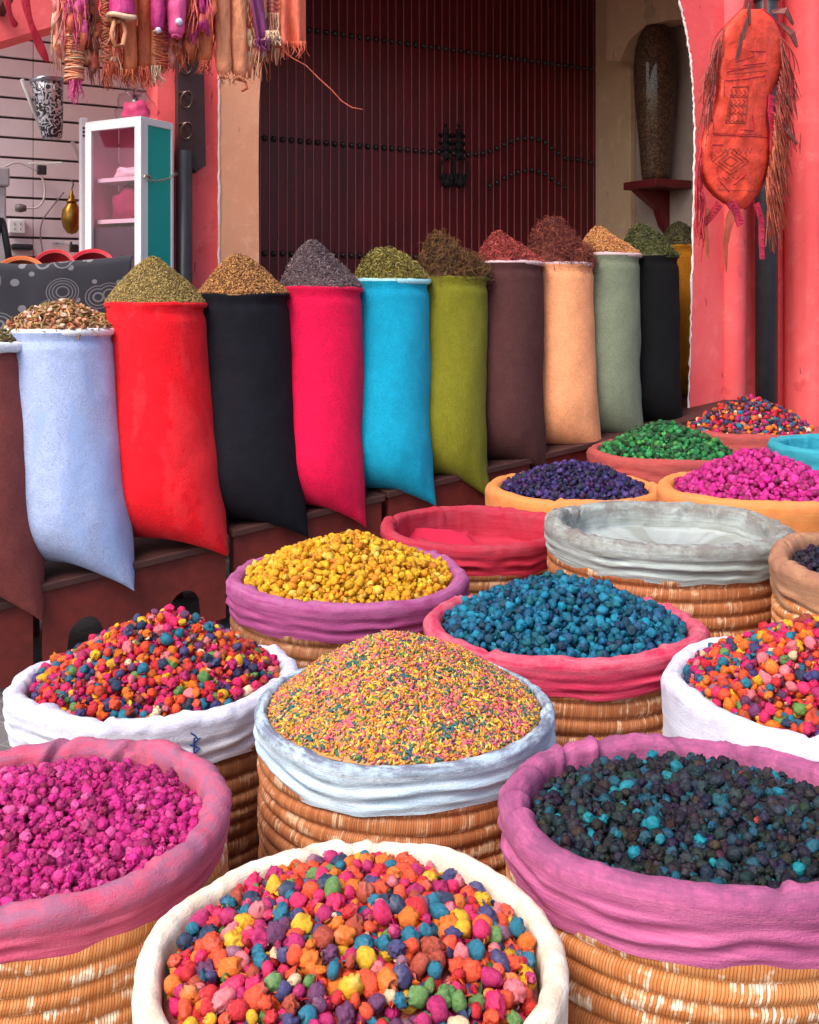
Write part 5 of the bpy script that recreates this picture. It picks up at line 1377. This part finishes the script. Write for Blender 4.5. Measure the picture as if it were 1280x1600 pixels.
htube(276, 14, 58, LE['pinkm'], 'short thick pink tube with a pearl near its end', 9, t=TH_ - .05, fr_len=0)
htube(250, 11, 110, LE['peach'], 'pale peach tied tassel leaning below the short magenta tube', 10, t=TH_ + .02, y_top=-40, lean=-6, wrap=(LE['rust'], LE['orange']), fr_mat=LE['cream'], fr_len=30)
for lab, px, y, r in (('short magenta tube', 246, 48, .013), ('short thick pink', 276, 37, .016)):
    root = [o for o in COL.objects if o.get('label', '').startswith(lab)][0]; p = PT(px, y, TH_ - .05) + FRONT * (.012 if px == 246 else 13 * k0)
    mb = MB(); mb.lathe(p - Vector((0, 0, r)), [(0, 0), (r * .7, r * .3), (r, r), (r * .7, r * 1.7), (0, r * 2)], 16); mb.build('pearl', m_simple('pearl_%d' % px, lin(224, 214, 240), .2, .05), root, smooth=True)
fray(287, 311, -45, 104, [LE['rust'], LE['orange'], LE['brown']], 'rust and orange frayed tassel right of the pink tube with a pearl', 11, 90)
htube(320, 12, 102, leather('burnt', lin(218, 104, 52)), 'burnt orange tube below a purple collar', 12, t=TH_ + .01, fr_mat=LE['rust'], fr_len=16)
root = [o for o in COL.objects if o.get('label', '').startswith('burnt orange tube')][0]
mb = MB(); rings(mb, random.Random(3), 320, 13, -30, 20, 5, TH_ + .01, .009); mb.build('purple_collar', LE['purple'], root, smooth=True)
htube(347, 12, 122, LE['peach'], 'smooth peach leather leg, left one of a matching pair', 13, lean=3, fr_len=12, fr_n=8)
htube(372, 13, 124, LE['peach'], 'smooth peach leather leg with a loop at its tip, right one of a matching pair', 14, lean=2, fr_len=12, fr_n=8)
root = [o for o in COL.objects if o.get('label', '').startswith('smooth peach leather leg with')][0]
mb = MB(); mb.tube([PT(374, 124, TH_), PT(384, 128, TH_), PT(386, 138, TH_ - .02), PT(378, 142, TH_ - .02)], .006, 6); mb.build('tip_loop', LE['rust'], root, smooth=True)
fray(386, 412, -45, 128, [LE['peach'], LE['rust'], LE['cream']], 'peach and rust frayed tassel between the peach legs and the striped cloth', 15, 90)
def cloths():
    rnd = random.Random(6)
    def hang(px0, px1, y_end, mat, label, t, seed, slant=0, amp=.018, stripes=None, tuft=None, thread=None):
        root = thing('cloth_strip', label, 'cloth', PT((px0 + px1) / 2, -48, t), 'leather tassels and pouches hanging from the rail')
        nx, ny = 28, 24; V = []; Fc = []
        for i in range(ny + 1):
            a = i / ny
            for j in range(nx + 1):
                b = j / nx; ye = y_end + 10 * mn.noise(Vector((b * 5, seed, 0))) + 7 * math.sin(b * PI)
                p = PT(px0 + (px1 - px0) * b + slant * a, -48 + (ye + 48) * a, t + amp * math.sin(b * 11 + seed) * (.4 + .6 * a) + .012 * mn.noise(Vector((b * 3, a * 3, seed))))
                V.append(p)
        for i in range(ny):
            for j in range(nx):
                o = i * (nx + 1) + j; Fc.append((o, o + nx + 1, o + nx + 2, o + 1))
        o = mesh_np('cloth_body', V, np.array(Fc), mat, root, True); md = o.modifiers.new('thick', 'SOLIDIFY'); md.thickness = .004
        mb = MB(); mb.tube([PT((px0 + px1) / 2, RAIL_Y, t), PT((px0 + px1) / 2, -46, t)], .01, 6); mb.build('hanging_strap', LE['brown'], root)
        mb = MB(); strands(mb, rnd, px0 + slant, px1 + slant, y_end - 2, y_end + 26, 34, t, 6, .0022, 6); mb.build('frayed_hem', mat, root, smooth=True)
        return root
    N_ = NT('striped_weave'); o = N_.obj(); sp = N_.new('ShaderNodeSeparateXYZ'); N_.link(o, sp.inputs[0]); s_ = N_.math('SINE', N_.math('MULTIPLY', sp.outputs[2], 330))
    stripe = N_.out(N_.mix(N_.ramp(s_, [(.55, 0), (.7, 1)]), lin(236, 150, 130), lin(176, 70, 66)), N_.bump(N_.noise(o, 90), .3, .004), .85)
    hang(438, 478, 66, LE['coral'], 'coral orange hanging cloth with a frayed hem, rightmost of the hanging row', TH_, 3)
    hang(411, 437, 52, stripe, 'narrow striped pale red cloth beside the coral cloth', TH_ + .03, 5)
    hang(384, 404, 62, LE['purple'], 'slanting purple leather strap in front of the striped cloth', TH_ - .05, 8, slant=16, amp=.008)
    root = [o for o in COL.objects if o.get('label', '').startswith('narrow striped pale')][0]
    mb = MB(); strands(mb, rnd, 416, 436, 48, 72, 70, TH_ - .01, 9, .0034, 8); mb.build('white_tuft', LE['cream'], root, smooth=True)
    root = [o for o in COL.objects if o.get('label', '').startswith('coral orange hanging')][0]
    mb = MB(); mb.tube([PT(*p, TH_ - .02 - .004 * i) for i, p in enumerate([(444, 80), (456, 90), (478, 102), (500, 124), (518, 140), (534, 158), (550, 168), (567, 171)])], .0028, 5); mb.build('loose_thread', LE['coral'], root, smooth=True)
    # red ribbons
    for pts, lab, w in (([(4, -60), (10, 0), (15, 20), (20, 34), (27, 42)], 'short red felt ribbon with a looped end at the top left corner', .016), ([(36, -60), (38, 0), (46, 30), (54, 52), (64, 76), (76, 100)], 'long red felt ribbon dangling at the top left', .020)):
        P = [PT(a, b, TH_ - .02 + .012 * i) for i, (a, b) in enumerate(pts)]
        ws = [w * (.8 + .35 * math.sin(i * 2.1)) for i in range(len(P))]
        mb = MB(); mb.ribbon(P, ws, FRONT, .004)
        o = mb.build('felt_ribbon', leather('ribbon_' + str(len(pts)), lin(206, 12, 50)), None, True, loc=P[0]); tag(o, lab, 'ribbon', 'red ribbons hanging at the top left')
        sb = o.modifiers.new('sub', 'SUBSURF'); sb.levels = 2; sb.render_levels = 2
    root = thing('hanging_rail', 'dark wooden rail above the doorway that carries the leather tassels', 'rail', PT(270, RAIL_Y, TH_))
    mb = MB(); mb.tube([PT(-40, RAIL_Y, TH_), PT(520, RAIL_Y - 9, TH_)], .022, 10); mb.build('rail_pole', darkwood, root, smooth=True)
    for px in (60, 330):
        mb = MB(); p = PT(px, RAIL_Y - 6, TH_); s = p.x * CU + p.y * SU; mb.box(s - .02, s + .02, TH_ - .01, TP, p.z + .02, p.z + .06); mb.build('bracket', darkwood, root)
cloths()
fray(100, 134, -45, 96, [LE['pinkm'], LE['coral']], 'thin pink and coral strands hanging over the thick thread wound tassel', 36, 44, t=TH_ - .03)
fray(252, 304, -45, 84, [LE['magenta'], LE['pinkm']], 'magenta strands hanging around the pink tube with a pearl', 37, 60, t=TH_ + .02)
fray(300, 336, -45, 60, [LE['magenta'], LE['coral']], 'short magenta and coral strands over the burnt orange tube', 38, 40, t=TH_ - .03)
fray(170, 188, 30, 136, [LE['coral'], LE['rust'], LE['cream']], 'coral and rust strands between the striped tassel and the orange tubes', 31, 60)
fray(206, 240, 40, 138, [LE['rust'], LE['peach'], LE['orange']], 'loose orange strands hanging behind the two plain orange tubes', 32, 90, t=TH_ + .08)
fray(256, 288, 40, 116, [LE['peach'], LE['rust'], LE['blush']], 'peach and rust strands below the pink tube with a pearl', 33, 70, t=TH_ + .06)
fray(326, 384, 20, 112, [LE['rust'], LE['orange']], 'rust strands hanging behind the pair of smooth peach legs', 34, 70, t=TH_ + .09)
fray(404, 440, 20, 104, [LE['cream'], LE['peach'], LE['rust']], 'cream and rust strands beneath the narrow striped cloth', 35, 90, t=TH_ + .05)

# ------------------------------------------------------------------ leather bag on the right
def leather_bag():
    t = 4.0; c0 = PT(1165, 170, t)
    root = thing('leather_bag', 'gourd shaped orange red leather bag with tooled patterns and long fringe on the pink wall', 'bag', c0)
    L_ = [(14, 1160), (28, 1146), (45, 1130), (62, 1122), (85, 1120), (110, 1119), (140, 1121), (168, 1116), (190, 1107), (210, 1096), (230, 1092), (252, 1091), (272, 1095), (290, 1103), (305, 1116), (318, 1134), (326, 1152)]
    R_ = [(14, 1190), (28, 1208), (45, 1218), (62, 1224), (85, 1227), (110, 1223), (135, 1210), (152, 1202), (190, 1199), (210, 1202), (230, 1203), (252, 1202), (272, 1198), (290, 1190), (305, 1182), (318, 1172), (326, 1164)]
    ys = np.linspace(14, 326, 60); lx = np.interp(ys, *zip(*L_)); rx = np.interp(ys, *zip(*R_)); nc = 26
    def front(px, py, lift=0.0):
        a = float(np.interp(py, ys, lx)); b = float(np.interp(py, ys, rx)); u = max(-1, min(1, (px - a) / (b - a) * 2 - 1))
        e = math.sqrt(max(0, 1 - u ** 4)) * math.sqrt(max(0, min(1, (py - 12) / 22) * min(1, (328 - py) / 20)))
        return PT(px, py, t - .006 - .055 * e - (.012 * mn.noise(Vector((px * .035, py * .022, 3))) + .010 * mn.noise(Vector((px * .08, py * .05, 8))) + .007 * abs(mn.noise(Vector((px * .11 + py * .03, py * .11, 4))))) * e - lift)
    V = []; Fc = []
    for y, a, b in zip(ys, lx, rx):
        for j in range(nc + 1): V.append(front(a + (b - a) * j / nc, y))
    nf = len(V)
    for y, a, b in zip(ys, lx, rx):
        for j in range(nc + 1): V.append(PT(a + (b - a) * j / nc, y, t + .012))
    w_ = nc + 1
    for i in range(len(ys) - 1):
        for j in range(nc):
            o = i * w_ + j; Fc.append((o, o + w_, o + w_ + 1, o + 1)); Fc.append((nf + o, nf + o + 1, nf + o + w_ + 1, nf + o + w_))
        for j in (0, nc):
            o = i * w_ + j; q = (o, nf + o, nf + o + w_, o + w_); Fc.append(q if j == 0 else q[::-1])
    for i in (0, len(ys) - 1):
        for j in range(nc):
            o = i * w_ + j; q = (o, o + 1, nf + o + 1, nf + o); Fc.append(q if i == 0 else q[::-1])
    lm = m_simple('bag_leather', lin(248, 70, 42), .55, .28, 26, .8, .010); mesh_np('bag_body', V, np.array(Fc), lm, root, True)
    edge = leather('bag_edge', lin(206, 26, 50)); tan = leather('bag_fringe', lin(164, 62, 46)); dk = leather('bag_ink', lin(120, 44, 34)); pnk = leather('bag_strip', lin(214, 30, 74))
    mb = MB()
    for side in (lx, rx):
        mb.tube([PT(x, y, t - .004) for x, y in zip(side, ys)], .0075, 7)
    mb.build('edge_piping', edge, root, smooth=True)
    def line(mb, pts, r=.0024):
        P = []
        for (a, b), (c, d) in zip(pts[:-1], pts[1:]):
            n = max(2, int(max(abs(c - a), abs(d - b)) / 3))
            P += [front(a + (c - a) * i / n, b + (d - b) * i / n, .0008) for i in range(n)]
        P.append(front(*pts[-1], .0008)); mb.tube(P, r, 5)
    rd = MB()      # red angular lines
    for pts in ([(1132, 150), (1132, 126), (1156, 124)], [(1158, 124), (1196, 118), (1196, 128)], [(1156, 202), (1178, 204), (1176, 178)], [(1112, 250), (1112, 226), (1130, 226)], [(1147, 288), (1166, 272)], [(1170, 80), (1198, 80), (1196, 98), (1160, 102)], [(1150, 96), (1178, 88), (1182, 70)], [(1118, 210), (1200, 214)], [(1120, 258), (1122, 280), (1140, 300)], [(1136, 112), (1176, 104)]):
        line(rd, pts, .0030)
    rd.build('tooled_lines', edge, root, smooth=True)
    ik = MB()      # fine brown tooled square and diamonds
    sq = [(1144, 136), (1170, 135), (1165, 192), (1134, 192)]
    line(ik, sq + [sq[0]])
    for f in (.0, .28, .52, .76):
        y0 = 140 + 52 * f
        for x in np.linspace(1142 - 6 * f, 1162 - 5 * f, 4):
            line(ik, [(x, y0), (x + 4, y0 + 5), (x - 1, y0 + 9), (x + 5, y0 + 10)], .0017)
        line(ik, [(1143 - 8 * f, y0 + 12), (1168 - 5 * f, y0 + 12)], .0014)
    for r_ in (10, 18, 26):
        line(ik, [(1142, 252 - r_ * .8), (1142 + r_ * 1.1, 252), (1142, 252 + r_ * .8), (1142 - r_ * 1.1, 252), (1142, 252 - r_ * .8)], .0014)
    for x in range(1120, 1176, 7): line(ik, [(x, 232), (x + 3, 240), (x + 6, 232)], .0014)
    for x in range(1122, 1170, 8): line(ik, [(x, 276), (x + 4, 281), (x + 8, 276)], .0012)
    for y in (108, 116): line(ik, [(1136, y), (1200, y - 6)], .0010)
    for y in (208, 296): line(ik, [(1112 + (y - 208) * .12, y), (1192, y + 3)], .0010)
    ik.build('tooled_pattern', dk, root, smooth=True)
    rnd = random.Random(12)
    for nm, pts0, length, n, dx, mat in (('fringe', [(1219, 55), (1222, 100), (1212, 150), (1206, 200), (1204, 240), (1198, 280)], 120, 190, 18, tan), ('fringe', [(1134, 40), (1122, 80), (1117, 110), (1116, 150)], 100, 80, -16, tan), ('fringe', [(1096, 220), (1092, 260), (1094, 290), (1104, 312)], 100, 70, -4, edge), ('fringe', [(1210, 170), (1206, 230), (1196, 290)], 120, 110, 16, leather('fringe_orange', lin(206, 104, 66)))):
        mb = MB()
        for i in range(n):
            f = rnd.random() * (len(pts0) - 1); k = int(f); a, b = pts0[k], pts0[min(k + 1, len(pts0) - 1)]; f -= k
            x, y = a[0] + (b[0] - a[0]) * f, a[1] + (b[1] - a[1]) * f; ln = length * rnd.uniform(.4, 1.0); sw = dx * rnd.uniform(.1, 1.6); ph = rnd.uniform(0, 6); tt = t - rnd.uniform(0, .05)
            P = [PT(x + sw * (a_ ** .7) + 4 * math.sin(ph + 4 * a_) * a_, min(y + ln * a_ - 6 * math.sin(a_ * PI) * (1 if n > 30 else 0), 412), tt - .03 * math.sin(a_ * 3) - .01 * math.sin(ph + 6 * a_)) for a_ in [j / 7 for j in range(8)]]
            mb.ribbon(P, [.0032 * rnd.uniform(.5, 1.3) * (1 - .55 * j / 7) for j in range(8)], (rnd.uniform(-.6, .6), -1, 0), .0009)
        mb.build(nm, mat, root, smooth=False)
    for y0, x0, pts, ww, m in ((0, 0, [(1206, 148), (1204, 175), (1208, 205), (1206, 236)], .020, pnk), (0, 0, [(1148, 322), (1140, 345), (1134, 380), (1135, 426)], .034, LE['rust']), (0, 0, [(1140, 312), (1150, 330), (1158, 352)], .034, pnk), (0, 0, [(1182, 318), (1190, 345), (1190, 375), (1191, 405)], .022, pnk), (0, 0, [(1108, 326), (1102, 350), (1104, 375), (1106, 404)], .016, LE['rust']), (0, 0, [(1124, 318), (1112, 336), (1100, 350)], .026, edge)):
        P = [PT(a, b, t - .045) for a, b in pts]; mb = MB(); n = len(P)
        mb.ribbon(P, [ww * (1 - .25 * i / (n - 1)) if n != 4 or ww != .034 else [.022, .032, .018, .004][i] for i in range(n)], FRONT, .003)
        for i in range(14):
            if m not in (pnk, edge): continue
            f = i / 14 * (n - 1); k = int(f); q = P[k].lerp(P[min(k + 1, n - 1)], f - k)
            if i % 2: mb.tube([q + Vector((-ww * .6, -.006, 0)), q + Vector((ww * .6, -.006, .004))], .0025, 5)
        mb.build('leather_tail', m, root, smooth=False)
    # leaf shaped leather flaps and shoulder straps
    fm = leather('flap', lin(130, 62, 50))
    for pts, ww in (([(1206, 18), (1228, 16), (1240, 38)], .022), ([(1218, 36), (1238, 52), (1246, 74)], .024), ([(1214, 126), (1230, 150), (1238, 172)], .016), ([(1204, 180), (1232, 205), (1246, 225)], .018), ([(1168, 28), (1160, 60), (1150, 94)], .022), ([(1172, 4), (1170, 20), (1172, 38)], .014)):
        mb = MB(); mb.ribbon([PT(a, b, t - .065 + (.05 if i == 0 and a > 1200 else 0)) for i, (a, b) in enumerate(pts)], [ww * .4, ww, ww * .35], FRONT, .003); mb.build('leather_flap', fm, root)
    mb = MB(); mb.ribbon([PT(1162, 20, t), PT(1172, -20, t), PT(1190, -46, t + .1)], .014, FRONT, .003); mb.ribbon([PT(1196, 20, t), PT(1196, -20, t), PT(1192, -46, t + .1)], .014, FRONT, .003); mb.build('strap', tan, root)
    mb = MB(); p = PT(1191, -46, t); s = p.x * CU + p.y * SU; mb.tube([ST(s, t - .02, p.z), ST(s, TF - .27, p.z)], .012, 8); mb.build('peg', iron, root)
leather_bag()
